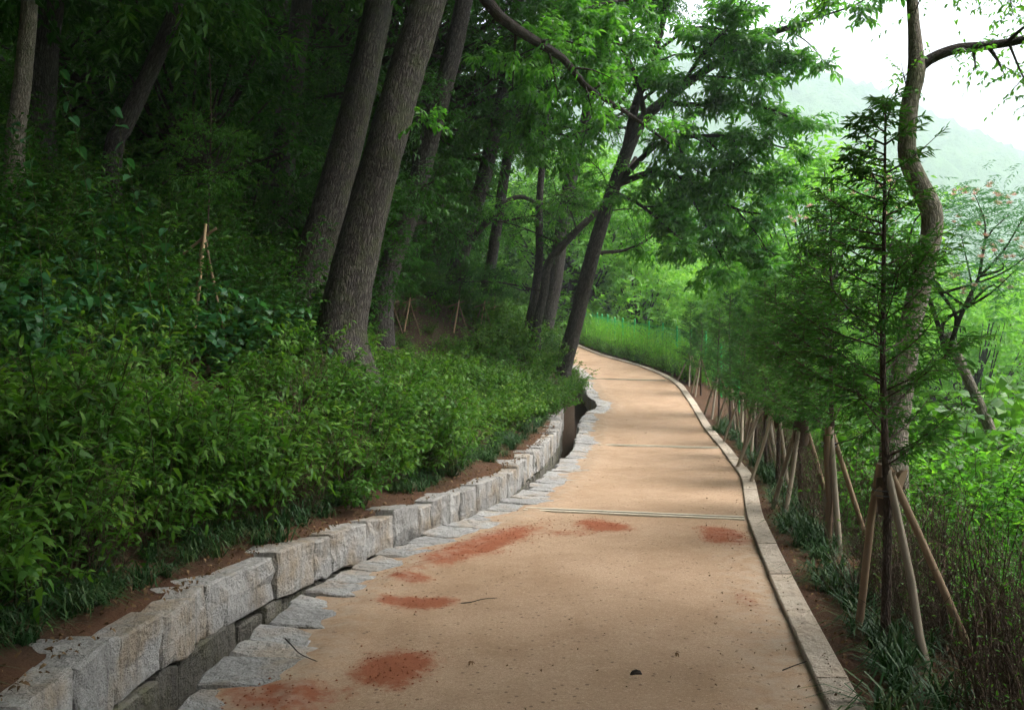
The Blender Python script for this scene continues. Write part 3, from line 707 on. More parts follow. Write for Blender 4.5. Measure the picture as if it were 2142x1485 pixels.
# ---- single shoots with leaves one can pick out
mbl = MB(); leaf_geo(mbl, np.zeros((1, 3)), np.array([[1., 0, 0]]), np.array([[0, 0, 1.]]), np.array([.11]), np.array([.036]), True, .35, np.array([.72])); LEAF = mbl.build("leaf")
mbl = MB(); hx = np.array([0, -.012, .004, .03, .06, .088, .108]); hy = np.array([0, .022, .040, .044, .034, .016, 0]); hz = .35 * hy - 2.2 * hx * np.abs(hx)
V = np.concatenate([np.column_stack([hx, hy, hz]), np.column_stack([hx, -hy, hz]), np.column_stack([hx, 0 * hx, -2.2 * hx * np.abs(hx)])])
for o_, rv in ((0, 1), (7, -1)):
    mbl.add(V, [[14 + i_, 15 + i_, o_ + i_ + 1, o_ + i_][::rv] for i_ in range(6)], np.full(6, .5))
LEAFB = mbl.build("leaf", True)
def shoot(px, py, d, h, lean, nl, label, lf=None, mat='shrub'):
    top = P(px, py, d); x, y = top[0] - lean[0], top[1] - lean[1]; b = np.array([x, y, gz(x, y)])
    t = thing("young_shoot", label, "shoot", b, 0, 1); wood = MB()
    pl = smooth_poly([[0, 0, -.03], (top - b) * [.35, .35, .55], top - b], 9); tube(wood, pl, np.linspace(.005, .002, 9), 5); ob("stem", wood.build("stem"), M['stemgreen'], t)
    for k in range(nl):
        f = (.3 + .7 * k / (nl - 1)) * 8; i = min(int(f), 7); p = pl[i] + (pl[i + 1] - pl[i]) * (f - i)
        az = k * 2.6 + rng.normal() * .4
        o = ob("leaf", lf or LEAF, M[mat], t, p); o.rotation_euler = (rng.normal() * .4, rng.uniform(.0, .75), az); o.scale = (rng.uniform(.7, 1.15),) * 3
shoot(95, 1070, 4.4, .5, (.05, .0), 12, "bright arching shoot with long leaves low at the left edge")
shoot(90, 1190, 4.1, .3, (.02, .0), 7, "short bright shoot just above the wall at the lower left")
shoot(395, 752, 5.6, .8, (.16, .0), 14, "tall arching shoot rising from the left thicket below the staked sapling")
shoot(300, 770, 5.4, .8, (-.1, .0), 12, "forked leafy shoot left of the tallest arching shoot")
shoot(590, 950, 6.2, .5, (.08, .0), 12, "glossy shoot in front of the big trunk near the wall")
shoot(70, 800, 5.0, .8, (.1, .0), 11, "slender shoot leaning over the dark thicket at the far left")
shoot(130, 150, 7.2, 1.4, (-.5, .2), 16, "drooping branchlet of broad leaves in the dark upper left", LEAFB, 'broad')
shoot(240, 230, 7.4, 1.2, (-.5, .2), 14, "second broad-leaved branchlet hanging in the dark upper left", LEAFB, 'broad')
shoot(345, 480, 7.6, .8, (-.1, .1), 10, "bright broad-leaved sprig just left of the staked sapling", LEAFB, 'broad')
shoot(60, 290, 6.4, 1.0, (-.2, .1), 10, "large-leaved sprig at the left edge under the pale trunk", LEAFB, 'broad')

# ================================================================== trees of the hillside wood
def crown_mesh(name, rx, rz, clumps, ntw, K, L, W, twl, curved=False, hollow=.35, flat=.55):
    """leaf clumps through an ellipsoid, each fed by a bough; origin at the foot of the crown."""
    fol = MB(); wood = MB(); S = []; E = []
    for k in range(clumps):
        v = nrm(rng.normal(size=3)); r = rng.uniform(hollow, 1) ** .6
        c = v * r * [rx, rx, rz] + [0, 0, rz * .75]
        b = np.array([0, 0, rng.uniform(0, rz * .8)])
        pl = smooth_poly([b, b * .4 + c * .6 + [0, 0, -.1 * rz], c], 6); tube(wood, pl, np.linspace(.05 * rx / 3, .012, 6), 4, cap=False)
        cr = rng.uniform(.55, 1.0) * rx * .33
        st = c + rng.normal(size=(ntw, 3)) * cr * [.55, .55, .55 * flat]
        dd = nrm((st - c) / cr + rng.normal(size=(ntw, 3)) * .5 + v * .3)
        S.append(st); E.append(st + dd * twl * rng.uniform(.5, 1.2, (ntw, 1)))
    leaves_on_twigs(fol, np.concatenate(S), np.concatenate(E), K, L, W, .3, curved, .3)
    return fol.build(name + "_leaves"), wood.build(name + "_boughs")
CROWN = [crown_mesh("crown", 3.0, 2.6, 75, 24, 9, .16, .062, .5) for _ in range(3)]
SMALL = [crown_mesh("small_crown", 1.35, 1.2, 34, 18, 8, .115, .045, .34) for _ in range(3)]
FARC = [crown_mesh("far_crown", 3.0, 3.4, 85, 20, 7, .24, .11, .6, hollow=.5) for _ in range(3)]

def tree(name, label, px_pts, rads, limbs=(), crown=None, bark='bark', sides=12, group=None, base=True, cat="tree", crown_sc=1.0, leafmat='oak', n=None, extra_limbs=0, K=10, leafL=.12, leafW=.036, xl_from=.3, nsub=9, ntwig=9, sublen=.75, limblen=2.2, crown_mat='forest'):
    """px_pts: (px, py, depth). limbs: (list of (px,py,d), r0, r1, nsub, sublen)."""
    pts = [P(*q) for q in px_pts]
    if base:
        g = gz(pts[0][0], pts[0][1]); b0 = pts[0].copy(); b0[2] = g - .25
        if pts[0][2] - g < .05: pts[0][2] = g + .05
        pts = [b0] + pts; rads = [rads[0] * 1.3] + list(rads)
    pts = np.array(pts); origin = pts[0] + [0, 0, .25]
    t = thing(name, label, cat, origin, 0, 1, group)
    n = n or max(10, len(pts) * 5)
    pl = smooth_poly(pts, n)
    tcum = np.concatenate([[0], np.cumsum(np.linalg.norm(np.diff(pts, axis=0), axis=1))]); tcum /= tcum[-1]
    rr = np.interp(np.linspace(0, 1, n), tcum, rads)
    tr = MB(); tube(tr, pl - origin, rr, sides, .05); ob("trunk", tr.build("trunk", True), M[bark], t)
    wood = MB(); fol = MB()
    for (lp, r0, r1, ns, sl__) in limbs:
        limb(wood, fol, np.array([P(*q) for q in lp]) - origin, r0, r1, ns, sl__, ntwig, .34, K, leafL, leafW, n=16)
    for k in range(extra_limbs):
        f = rng.uniform(xl_from, .98) * (n - 1); i = min(int(f), n - 2); p = pl[i] - origin
        a = rng.uniform(0, 6.28); ln = limblen * rng.uniform(.6, 1.2)
        dv = np.array([math.cos(a), math.sin(a), rng.uniform(-.05, .35)])
        limb(wood, fol, [p, p + dv * ln * .5 + [0, 0, .12], p + dv * ln + [0, 0, -.05]], rr[i] * .25, .008, nsub, sublen, ntwig, .34, K, leafL, leafW)
    if fol.n:
        ob("branches", wood.build("branches", True), M['twig'], t, kind="stuff"); ob("foliage", fol.build("foliage"), M[leafmat], t, kind="stuff")
    if crown is not None:
        c = pl[-1] - origin - np.array([0, 0, .8 * crown_sc])
        cr = ob("crown", crown[0], M[crown_mat], t, c, rng.uniform(0, 6.28), crown_sc, "stuff"); ob("boughs", crown[1], M['twig'], cr, kind="stuff")
    return t
G = "tall trees of the hillside wood"
# the two big leaning trunks
tree("oak_tree", "thickest leaning trunk with furrowed grey bark and mossy foot above the wall", [(722, 830, 10), (712, 700, 10), (745, 540, 10), (800, 330, 10), (850, 150, 10.05), (905, -20, 10.1), (985, -300, 10.3), (1050, -560, 10.6)], [.50, .300, .255, .225, .21, .20, .17, .14],
     limbs=[([(872, 242, 9.75), (885, 262, 9.7), (893, 300, 9.7)], .010, .003, 1, .03), ([(945, -120, 10.2), (1030, 20, 10.4), (1110, 80, 11), (1180, 125, 11.6), (1230, 185, 12.2), (1310, 235, 12.8), (1400, 300, 13.4)], .085, .018, 10, .8)],
     crown=CROWN[0], sides=28, n=60, bark='bark_lower', crown_sc=1.25, group=G)
tree("oak_tree", "second thick leaning trunk, ivy-flecked, close behind the thickest one", [(640, 640, 12.2), (650, 560, 12.2), (700, 400, 12.2), (740, 250, 12.2), (775, 90, 12.2), (800, -30, 12.3), (850, -330, 12.5), (890, -560, 12.8)], [.34, .275, .245, .22, .205, .195, .16, .13],
     crown=CROWN[1], sides=24, n=50, bark='bark_lower', crown_sc=1.3, group=G)
tree("oak_tree", "dark straight trunk just right of the thickest trunk", [(798, 640, 15.5), (815, 560, 15.5), (862, 430, 15.5), (905, 270, 15.5), (945, 120, 15.6), (975, -20, 15.7), (1020, -250, 16)], [.22, .20, .19, .175, .165, .155, .12], crown=CROWN[2], crown_sc=1.2, extra_limbs=8, group=G, leafmat='forest')
tree("oak_tree", "slim dark trunk leaning right in the middle of the wood", [(940, 640, 22), (972, 500, 22), (1010, 380, 22), (1045, 230, 22.1), (1075, 90, 22.2), (1085, -30, 22.3), (1110, -250, 22.5)], [.24, .21, .195, .18, .17, .16, .12], crown=CROWN[0], crown_sc=1.1, extra_limbs=5, group=G, leafmat='forest')
tree("oak_tree", "thinner pale-edged trunk next to the slim dark trunk", [(1015, 640, 23.5), (1035, 500, 23.5), (1062, 330, 23.5), (1090, 200, 23.6), (1108, 70, 23.7), (1118, -60, 23.8)], [.16, .15, .14, .125, .115, .09], crown=CROWN[1], crown_sc=.9, extra_limbs=5, group=G, leafmat='forest')
tree("oak_tree", "dark trunk in the shade left of the two thick trunks", [(588, 420, 16), (600, 250, 16), (618, 130, 16), (632, 0, 16), (645, -250, 16.2)], [.24, .215, .20, .19, .15], crown=CROWN[2], crown_sc=1.25, extra_limbs=4, group=G, leafmat='forest')
tree("oak_tree", "leaning trunk catching light in the dark upper left", [(235, 330, 11), (262, 260, 11), (305, 170, 11), (345, 80, 11), (372, 0, 11), (440, -300, 11.2)], [.12, .115, .105, .10, .095, .08], crown=CROWN[0], crown_sc=1.15, group=G)
tree("oak_tree", "pale striped trunk at the upper left edge", [(30, 330, 9), (42, 220, 9), (55, 100, 9), (62, 0, 9), (70, -300, 9.2)], [.10, .09, .085, .08, .07], crown=CROWN[1], crown_sc=1.15, group=G, bark='bark_moss')
tree("oak_tree", "thick dark trunk just right of the pale edge trunk", [(80, 260, 11.5), (92, 100, 11.5), (105, 0, 11.5), (125, -260, 11.6)], [.22, .19, .18, .14], crown=CROWN[2], crown_sc=1.2, group=G)
tree("young_tree", "thin bowed trunk arching right across the middle of the wood", [(896, 665, 21), (930, 600, 21), (985, 505, 21), (1040, 445, 21), (1085, 412, 21.1), (1140, 440, 21.3), (1190, 495, 21.6)], [.095, .09, .08, .07, .06, .035, .015], extra_limbs=5, group=G, sides=8, limblen=1.4, leafmat='forest')
tree("young_tree", "slender upright trunk of the pair beside the leaning tree", [(1108, 690, 20.5), (1118, 620, 20.5), (1128, 540, 20.5), (1128, 440, 20.5), (1135, 330, 20.6), (1150, 150, 20.8), (1160, -60, 21)], [.13, .11, .10, .09, .08, .065, .05], extra_limbs=8, group=G, sides=10, crown=CROWN[0], crown_sc=.7, leafmat='forest')
tree("young_tree", "bent trunk of the pair leaning right towards the path", [(1122, 690, 20.2), (1138, 610, 20.2), (1148, 550, 20.2), (1195, 495, 20.2), (1245, 445, 20.3), (1290, 395, 20.5), (1330, 330, 20.8)], [.12, .105, .10, .09, .08, .07, .05], extra_limbs=6, group=G, sides=10)
tree("oak_tree", "forked dark trunk directly left of the leaning path tree", [(1140, 690, 23), (1160, 590, 23), (1180, 450, 23), (1205, 330, 23), (1225, 250, 23), (1250, 120, 23), (1270, -40, 23)], [.24, .21, .18, .165, .15, .12, .10],
     limbs=[([(1212, 300, 23), (1260, 250, 22.6), (1310, 200, 22.2), (1370, 130, 21.8)], .09, .02, 9, .9), ([(1222, 260, 23), (1290, 268, 22.7), (1350, 262, 22.4)], .06, .02, 7, .8)], extra_limbs=6, group=G, crown=CROWN[1], crown_sc=.85, crown_mat='oak')

# the leaning tree whose boughs cover the path
tree("oak_tree", "leaning tree by the bend whose leafy boughs overhang the path", [(1178, 775, 20.6), (1200, 690, 20.3), (1225, 590, 20), (1255, 480, 19.9), (1290, 375, 19.8), (1335, 265, 19.6), (1385, 215, 19.3), (1450, 165, 18.8), (1520, 120, 18.2), (1600, 75, 17.6), (1700, 50, 17)],
     [.21, .185, .175, .165, .155, .145, .115, .095, .08, .055, .03],
     limbs=[([(1310, 320, 19.7), (1330, 220, 19.5), (1370, 110, 19.2), (1400, 0, 19), (1440, -120, 18.8)], .12, .03, 13, 1.1),
            ([(1295, 385, 19.8), (1360, 362, 19.2), (1420, 372, 18.6), (1480, 400, 18), (1540, 438, 17.4), (1610, 450, 17)], .085, .015, 15, .85),
            ([(1300, 375, 19.8), (1380, 300, 19), (1470, 285, 18.2), (1560, 290, 17.4), (1640, 310, 16.8)], .075, .015, 16, .9),
            ([(1385, 215, 19.3), (1460, 220, 18.6), (1550, 215, 17.9), (1640, 240, 17.2), (1690, 270, 16.8)], .07, .013, 15, .8),
            ([(1350, 250, 19.6), (1330, 160, 18), (1290, 90, 17), (1230, 60, 16)], .07, .015, 13, .9),
            ([(1280, 400, 19.8), (1340, 430, 18.5), (1400, 480, 17.6), (1450, 520, 17)], .055, .012, 11, .75),
            ([(1420, 190, 19), (1480, 100, 18), (1540, 40, 17.2), (1580, -40, 16.5)], .06, .013, 13, .9),
            ([(1520, 120, 18.2), (1600, 125, 17.3), (1670, 140, 16.8)], .035, .008, 5, .45),
            ([(1600, 70, 17.6), (1700, 40, 16.6), (1790, 10, 15.8), (1850, -30, 15.2)], .035, .008, 4, .35),
            ([(1240, 530, 20), (1320, 520, 20.8), (1400, 470, 21.4), (1480, 420, 22)], .05, .012, 12, .9),
            ([(1400, 200, 19.2), (1430, 330, 18.4), (1500, 380, 17.8)], .04, .01, 11, .85),
            ([(1640, 60, 17.3), (1690, 90, 16.8), (1740, 150, 16.4)], .018, .005, 2, .3),
            ([(1420, 372, 18.6), (1460, 440, 17.8), (1500, 520, 17.2), (1530, 570, 16.8)], .035, .008, 13, .8),
            ([(1360, 362, 19.2), (1400, 440, 18.6), (1420, 510, 18.2)], .03, .008, 12, .8),
            ([(1540, 438, 17.4), (1590, 500, 17), (1620, 560, 16.6)], .02, .006, 11, .7),
            ([(1470, 285, 18.2), (1530, 340, 17.6), (1590, 380, 17.2), (1640, 400, 16.9)], .03, .007, 13, .8),
            ([(1330, 220, 19.5), (1400, 170, 18.6), (1480, 160, 17.8), (1560, 170, 17.2), (1620, 190, 16.8)], .045, .008, 15, .9),
            ([(1370, 110, 19.2), (1450, 60, 18.4), (1540, 70, 17.6), (1610, 110, 17)], .04, .008, 15, .9),
            ([(1330, 160, 18), (1240, 150, 17.2), (1160, 170, 16.6), (1110, 210, 16.2)], .04, .008, 13, .9),
            ([(1400, 0, 19), (1330, 0, 17.8), (1250, 10, 16.8), (1180, 40, 16)], .04, .008, 15, 1.0),
            ([(1330, 220, 19.5), (1260, 260, 18.4), (1180, 290, 17.6), (1110, 330, 17)], .035, .008, 11, .9),
            ([(1290, 90, 17), (1210, 110, 16), (1130, 100, 15.2), (1060, 130, 14.6)], .035, .008, 12, .9)],
     bark='bark', sides=18, n=60, ntwig=15, K=10, leafL=.18, leafW=.052)

# understorey trees and far trunks of the wood
def small_tree(x, y, h, label, group, leafmat='forest', tpl=None, sc=1.0, name="young_tree", thick=.035, barkm='twig', cfoot=.45):
    z = gz(x, y); t = thing(name, label, "tree", (x, y, z), 0, 1, group)
    mbt = MB(); ln = np.array([rng.normal() * .12 * h, rng.normal() * .08 * h])
    pl = smooth_poly([[0, 0, -.15], [ln[0] * .4, ln[1] * .4, h * .45], [ln[0], ln[1], h * .85]], 9)
    tube(mbt, pl, np.linspace(thick * 1.2, thick * .5, 9), 8, .04); ob("trunk", mbt.build("trunk", True), M[barkm], t)
    tp = tpl[int(rng.integers(len(tpl)))]; rz = rng.uniform(0, 6.28); c = pl[int(9 * cfoot)]
    cr = ob("crown", tp[0], M[leafmat], t, c, rz, sc, "stuff"); ob("boughs", tp[1], M['twig'], cr, kind="stuff")
    return t
sp = scatter(46, lambda: (lambda y, s: None if abs((float(WF(y)) - s) / y) > .68 else (float(WF(y)) - s, y, 1))(rng.uniform(11, 34), rng.uniform(2.4, 17)), 1.3)
for (x, y, rz, _) in sp:
    small_tree(x, y, rng.uniform(2.2, 4.6), "leafy understorey sapling " + zone_of(x, y), "understorey saplings", tpl=SMALL, sc=rng.uniform(.8, 1.5))
sp = scatter(34, lambda: (lambda y, s: None if abs((float(WF(y)) - s) / y) > .7 else (float(WF(y)) - s, y, 1))(rng.uniform(22, 58), rng.uniform(3, 38)), 2.4)
for (x, y, rz, _) in sp:
    small_tree(x, y, rng.uniform(9, 14), "slim distant trunk " + zone_of(x, y), "distant trees of the wood", tpl=CROWN, sc=rng.uniform(1.2, 1.7), name="forest_tree", thick=rng.uniform(.1, .2), barkm='bark', cfoot=.35)

for k in range(13):
    d = rng.uniform(32, 56); px = 830 + 500 * (k + rng.random()) / 13; x = (px - 1071) * d / FPX
    if x > float(WF(d)) - 1.2: d = rng.uniform(44, 60); x = (px - 1071) * d / FPX
    small_tree(x, d, rng.uniform(6, 13), "green forest tree behind the slender trunks, " + ("left half" if px < 1071 else "right half"), "trees behind the slender trunks", leafmat='far', tpl=CROWN, sc=rng.uniform(1.1, 1.6), name="forest_tree", thick=rng.uniform(.08, .15), barkm='bark', cfoot=.3)  # lighter leaf colour stands in for backlight on these shaded crowns
for (x, y, h) in ((-6.2, 3.0, 11), (-4.5, -2.5, 10), (-8.5, 1.0, 9), (-8.5, 6.5, 9), (-3.6, -6.5, 8.5), (-9, -4.5, 9), (-12.5, 4, 9), (-6.2, 9.2, 9), (-2.9, .2, 12), (-2.7, -3.6, 11), (3.3, -1.8, 12), (3.9, 2.0, 13), (2.6, -6.5, 11)):  # trees added around the viewer so their crowns darken the foreground
    small_tree(x, y, h, "forest tree added close to the viewer, its crown shading the near path", "trees added to shade the near path", tpl=CROWN, sc=1.35, name="forest_tree", thick=.17, barkm='bark', cfoot=.45)

def overhang(pts, label, tp, sc):  # oaks added out of view, crowns placed to keep light off the near bank
    pts = np.array(pts, float); b = pts[0]; t = thing("oak_tree", label, "tree", (b[0], b[1], gz(b[0], b[1]))); o3 = np.array(t.location); pl = smooth_poly(np.vstack([[b[0], b[1], o3[2] - .2], pts[1:]]), 16)
    mbt = MB(); tube(mbt, pl - o3, np.linspace(.2, .1, 16), 12, .05); ob("trunk", mbt.build("trunk", True), M['bark'], t)
    c = pl[-1] - o3 - [0, 0, .3 * sc]; cr = ob("crown", tp[0], M['forest'], t, c, 1.0, sc, "stuff"); ob("boughs", tp[1], M['twig'], cr, kind="stuff")
overhang([(-4.6, 4.0, 2), (-3.9, 4.3, 5.2), (-2.2, 5.0, 8.2), (-.8, 5.5, 9.6)], "leaning oak added outside the left edge, its crown shading the near path", CROWN[0], 1.35)
overhang([(-6.6, 5.2, 3), (-6.0, 5.6, 6), (-4.6, 6.2, 8.6), (-3.6, 6.6, 9.6)], "tall oak added outside the left edge, its crown shading the near thicket", CROWN[2], 1.35)

# ---- staked saplings on the left slope
def rod(mb, a, b, r0, r1, sides=8):
    t = np.linspace(0, 1, 5)[:, None]; a = np.array(a, float); b = np.array(b, float)
    p = a + (b - a) * t; p[1:4] += rng.normal(size=(3, 3)) * r0 * .18
    tube(mb, p, np.linspace(r0, r1, 5), sides, .05)
def staked(px, py_top, d, label, h=1.05, near=False):
    x = (px - 1071) * d / FPX; z = gz(x, d); b = np.array([x, d, z])
    ht = max(.7, CAMZ - (py_top - 742.5) * d / FPX - z)
    t = thing("wooden_support", label, "tree support", b)
    ring = []
    for (dx, dy, tx, m, r) in ((-.10, -.16, .03, 'stake', .019), (.27, .12, .0, 'polebrown', .017), (-.25, .2, -.02, 'polebrown', .017)):
        zz = gz(x + dx, d + dy) - z
        mb = MB(); rod(mb, (dx, dy, zz - .1), (tx, -.05 if dy < 0 else 0, ht if dy < 0 else ht * .92), r, r * .85); ob("pole", mb.build("pole", True), M[m], t)
    mb = MB(); rod(mb, (-.24, -.02, ht * .78), (.14, -.03, ht * .97), .016, .016); ob("crossbar", mb.build("crossbar", True), M['polebrown'], t)
    s = thing("sapling", label.replace("wooden support of the", "thin").replace("stakes of the", "thin") if False else "thin sapling tied to the " + label, "sapling", b + [.0, .03, 0])
    mb = MB(); pl = smooth_poly([[0, 0, -.1], [.02, .01, ht * .9], [.05, .03, ht * 1.7], [.03, .03, ht * 2.3]], 10); tube(mb, pl, np.linspace(.016, .004, 10), 6); ob("trunk", mb.build("trunk", True), M['conbark'], s)
    tp = SMALL[int(rng.integers(3))]; cr = ob("crown", tp[0], M['forest'], s, pl[5], rng.uniform(0, 6), .38, "stuff"); ob("boughs", tp[1], M['twig'], cr, kind="stuff")
staked(428, 470, 9.3, "pale stake tripod with crossbar, nearest on the left slope")
staked(778, 645, 17, "leaning pale stake just right of the thickest trunk")
staked(820, 632, 17.8, "first upright pale stake right of the thickest trunk")
staked(856, 640, 18.4, "second upright pale stake right of the thickest trunk")
staked(958, 658, 19.6, "short pale stake in the middle of the thicket")
staked(1012, 672, 20.6, "pale stake leaning left before the pair of slender trunks")
staked(1033, 690, 21.6, "faintest pale stake at the right end of the row")

# ================================================================== the valley side
# ---- young conifers with wooden tripods
def conifer_mesh(h, nb, rmax, foot, dens=1.0):
    """trunk, boughs and flat drooping sprays; trunk base at origin"""
    tr = MB(); wood = MB(); fol = MB()
    k = rng.normal(size=(5, 2)) * .02
    pl = smooth_poly([[0, 0, -.1], [k[0, 0], k[0, 1], h * .25], [k[1, 0], k[1, 1], h * .5], [k[2, 0] * 1.4, k[2, 1] * 1.4, h * .75], [k[3, 0] * 2, k[3, 1] * 2, h]], 20)
    tube(tr, pl, np.linspace(.030, .005, 20), 9, .05)
    S = []; E = []
    for i in range(nb):
        f = foot + (1 - foot) * (i + rng.random()) / nb
        q = f * 19; j = min(int(q), 18); p = pl[j] + (pl[j + 1] - pl[j]) * (q - j)
        prof = min(1, (f - foot) / .12 + .45) * (1.04 - ((f - foot) / (1 - foot)) ** 1.3 * .82)
        ln = rmax * prof * rng.uniform(.55, 1.15); a = rng.uniform(0, 6.28)
        up = rng.uniform(.25, .75); dv = nrm(np.array([math.cos(a), math.sin(a), up]))
        e = p + dv * ln; bl = smooth_poly([p, p + dv * ln * .55 + [0, 0, -.03 * ln], e + [0, 0, .06 * ln]], 6)
        tube(wood, bl, np.linspace(.0065, .002, 6), 4, cap=False)
        pn = nrm(np.cross(dv, [0, 0, 1.]) + rng.normal(size=3) * .25)
        m = int(max(4, 12 * ln / rmax * dens))
        for t in np.linspace(.22, 1.0, m):
            g = t * 5; ii = min(int(g), 4); c = bl[ii] + (bl[ii + 1] - bl[ii]) * (g - ii)
            for sg in (-1, 1):
                if rng.random() < .2: continue
                tw = nrm(dv * .75 + pn * sg * .75 + rng.normal(size=3) * .22 + [0, 0, -.12])
                l2 = ln * .36 * (1.15 - .6 * t) + .035
                S.append(c); E.append(c + tw * l2 * rng.uniform(.7, 1.2))
    leaves_on_twigs(fol, np.array(S), np.array(E), 10, .062, .017, .16, False, .2, t0=.05, wood=wood, twig_r=.0022, spread=.62)
    return tr.build("conifer_trunk", True), wood.build("conifer_boughs"), fol.build("conifer_sprays")
CON = [conifer_mesh(3.0, 56, .62, .31, 1.0), conifer_mesh(2.8, 60, .62, .32, 1.0), conifer_mesh(2.6, 56, .58, .30, 1.0)]
CON1 = conifer_mesh(3.05, 62, .68, .34, 1.0)
conlab = ["tallest young conifer, nearest on the right, held by a tripod", "second young conifer from the camera on the right verge", "third young conifer, its trunk bound at a dark wrapped stump", "fourth young conifer from the camera, on a splayed tripod",
          "fifth young conifer along the right verge", "sixth young conifer along the right verge", "seventh young conifer along the right verge", "eighth young conifer, halfway to the bend", "ninth young conifer near the bend", "tenth young conifer near the green fence", "last young conifer, beside the green fence"]
trilab = ["nearest and largest wooden tripod with a brown plank head on the right verge", "second wooden tripod, its pale pole upright beside a dark post", "third wooden tripod topped by a dark wrapped stump", "fourth wooden tripod with widely splayed poles", "fifth wooden tripod along the kerb",
          "sixth wooden tripod along the kerb", "seventh wooden tripod along the kerb", "eighth wooden tripod halfway to the bend", "ninth wooden tripod near the bend", "tenth wooden tripod near the green fence", "last wooden tripod leaning over the kerb by the fence"]
# (px of apex, depth, apex height, tree scale)
cons = [(1850, 4.75, .96, 1.0), (1733, 7.3, .98, 1.0), (1676, 8.7, .92, .95), (1626, 10.6, .95, 1.0), (1604, 12.0, .95, .9), (1583, 13.4, .95, .95), (1553, 15.0, .92, .9), (1529, 16.6, .9, .9), (1503, 18.6, .9, .85), (1466, 21.6, .85, .8), (1444, 23.4, .8, .75)]
for k, (px, d, ah, sc) in enumerate(cons):
    x = (px - 1071) * d / FPX; x = max(x, float(KR(d)) + KW + .18); z = gz(x, d)
    t = thing("conifer_tree", conlab[k], "conifer", (x, d, z), rng.uniform(0, 6.28) if k else .4, sc, "young conifers along the valley side")
    tp = CON1 if k == 0 else CON[(k - 1) % 3]
    ob("trunk", tp[0], M['conbark'], t); cr = ob("crown", tp[2], M['conifer'], t, kind="stuff"); ob("boughs", tp[1], M['conbark'], cr, kind="stuff")
    s = thing("wooden_tripod", trilab[k], "tree support", (x, d, z), 0, 1, "tripods of the young conifers")
    if k == 0: feet = [(.10, -.36, 'pole', .022), (.50, -.28, 'polebrown', .021), (-.08, .22, 'polebrown', .022)]
    elif k == 1: feet = [(.03, -.20, 'pole', .026), (.50, .10, 'polebrown', .022), (-.03, -.10, 'polebrown', .030)]
    else:
        a0 = rng.uniform(-.5, .5); q = rng.uniform(.28, .46)
        feet = [(q * math.sin(a0 + b_), -q * math.cos(a0 + b_), ('pole', 'polebrown', 'pole')[j], rng.uniform(.02, .026)) for j, b_ in enumerate((-.3, 2.0, 4.2))]
    for j, (fx, fy, m, r) in enumerate(feet):
        zz = gz(x + fx, d + fy) - z
        dv = np.array([fx, fy, zz - ah]); tip = np.array([-.0 * fx, 0, ah]) - nrm(dv) * .05 + nrm(np.array([fx, fy, 0])) * .042 + [0, 0, j * .012]
        mb = MB(); rod(mb, (fx, fy, zz - .12), tip, r, r * .95, 10); ob("pole", mb.build("pole", True), M[m], s)
    mb = MB(); an = np.linspace(0, 2 * np.pi, 13)
    for hz in (ah * .90, ah * .93): tube(mb, np.column_stack([np.cos(an) * .062, np.sin(an) * .062, np.full(13, hz)]), .0035, 5, cap=False)
    ob("tie_wire", mb.build("tie_wire"), M['wire'], s)
    mb = MB(); zz_ = np.linspace(ah * .78, ah * 1.0 + (.05 if k == 2 else 0), 7); tube(mb, np.column_stack([rng.normal(size=7) * .003, rng.normal(size=7) * .003, zz_]), (.075 if k == 2 else .040) * np.array([.85, 1, 1.02, 1, 1.03, 1, .9]), 12, .06); ob("burlap_wrap", mb.build("burlap_wrap", True), M['wrap'], s)
    if k == 0:
        for sgx, rot in ((.055, .35), (-.02, -.25)):
            mb = stone_geo([(sgx - .05, -.035, ah - .10), (sgx + .02, -.035, ah - .12), (sgx + .075, -.035, ah + .045), (sgx + .03, -.035, ah + .03)], (0, .03, 0), .003, .002, 2, .001)
            o = ob("plank", mb.build("plank"), M['polebrown'], s); o.rotation_euler = (0, 0, rot)

# ---- the curved tree on the right
tree("curved_tree", "S-curved tree with grey-brown bark and a forked top at the right", [(1868, 985, 7.6), (1872, 900, 7.6), (1893, 760, 7.6), (1912, 650, 7.6), (1938, 540, 7.6), (1950, 450, 7.6), (1922, 385, 7.6), (1898, 320, 7.6), (1903, 220, 7.6), (1916, 150, 7.6), (1912, 60, 7.6), (1908, -20, 7.6), (1915, -160, 7.6), (1900, -300, 7.7)],
     [.125, .112, .102, .094, .09, .09, .09, .077, .073, .076, .05, .046, .04, .03],
     limbs=[([(1917, 150, 7.6), (1945, 125, 7.6), (2000, 103, 7.55), (2070, 95, 7.5), (2150, 80, 7.4), (2230, 40, 7.2)], .052, .03, 7, .4),
            ([(1910, -120, 7.6), (1980, -80, 7.3), (2060, -30, 7.0), (2150, -5, 6.8)], .03, .008, 13, .42),
            ([(1912, -90, 7.6), (1850, -80, 7.8), (1780, -50, 8.0), (1720, -25, 8.2)], .03, .008, 12, .4),
            ([(1908, -160, 7.6), (2000, -130, 7.9), (2100, -80, 8.2), (2160, -30, 8.4)], .03, .008, 14, .5),
            ([(2110, 90, 7.45), (2140, 160, 7.3), (2170, 200, 7.2)], .012, .004, 6, .3),
            ([(1905, 205, 7.6), (1893, 170, 7.6), (1885, 130, 7.55)], .008, .002, 1, .05)],
     bark='bark_moss', sides=20, n=70, ntwig=7, K=8, leafL=.062, leafW=.025)

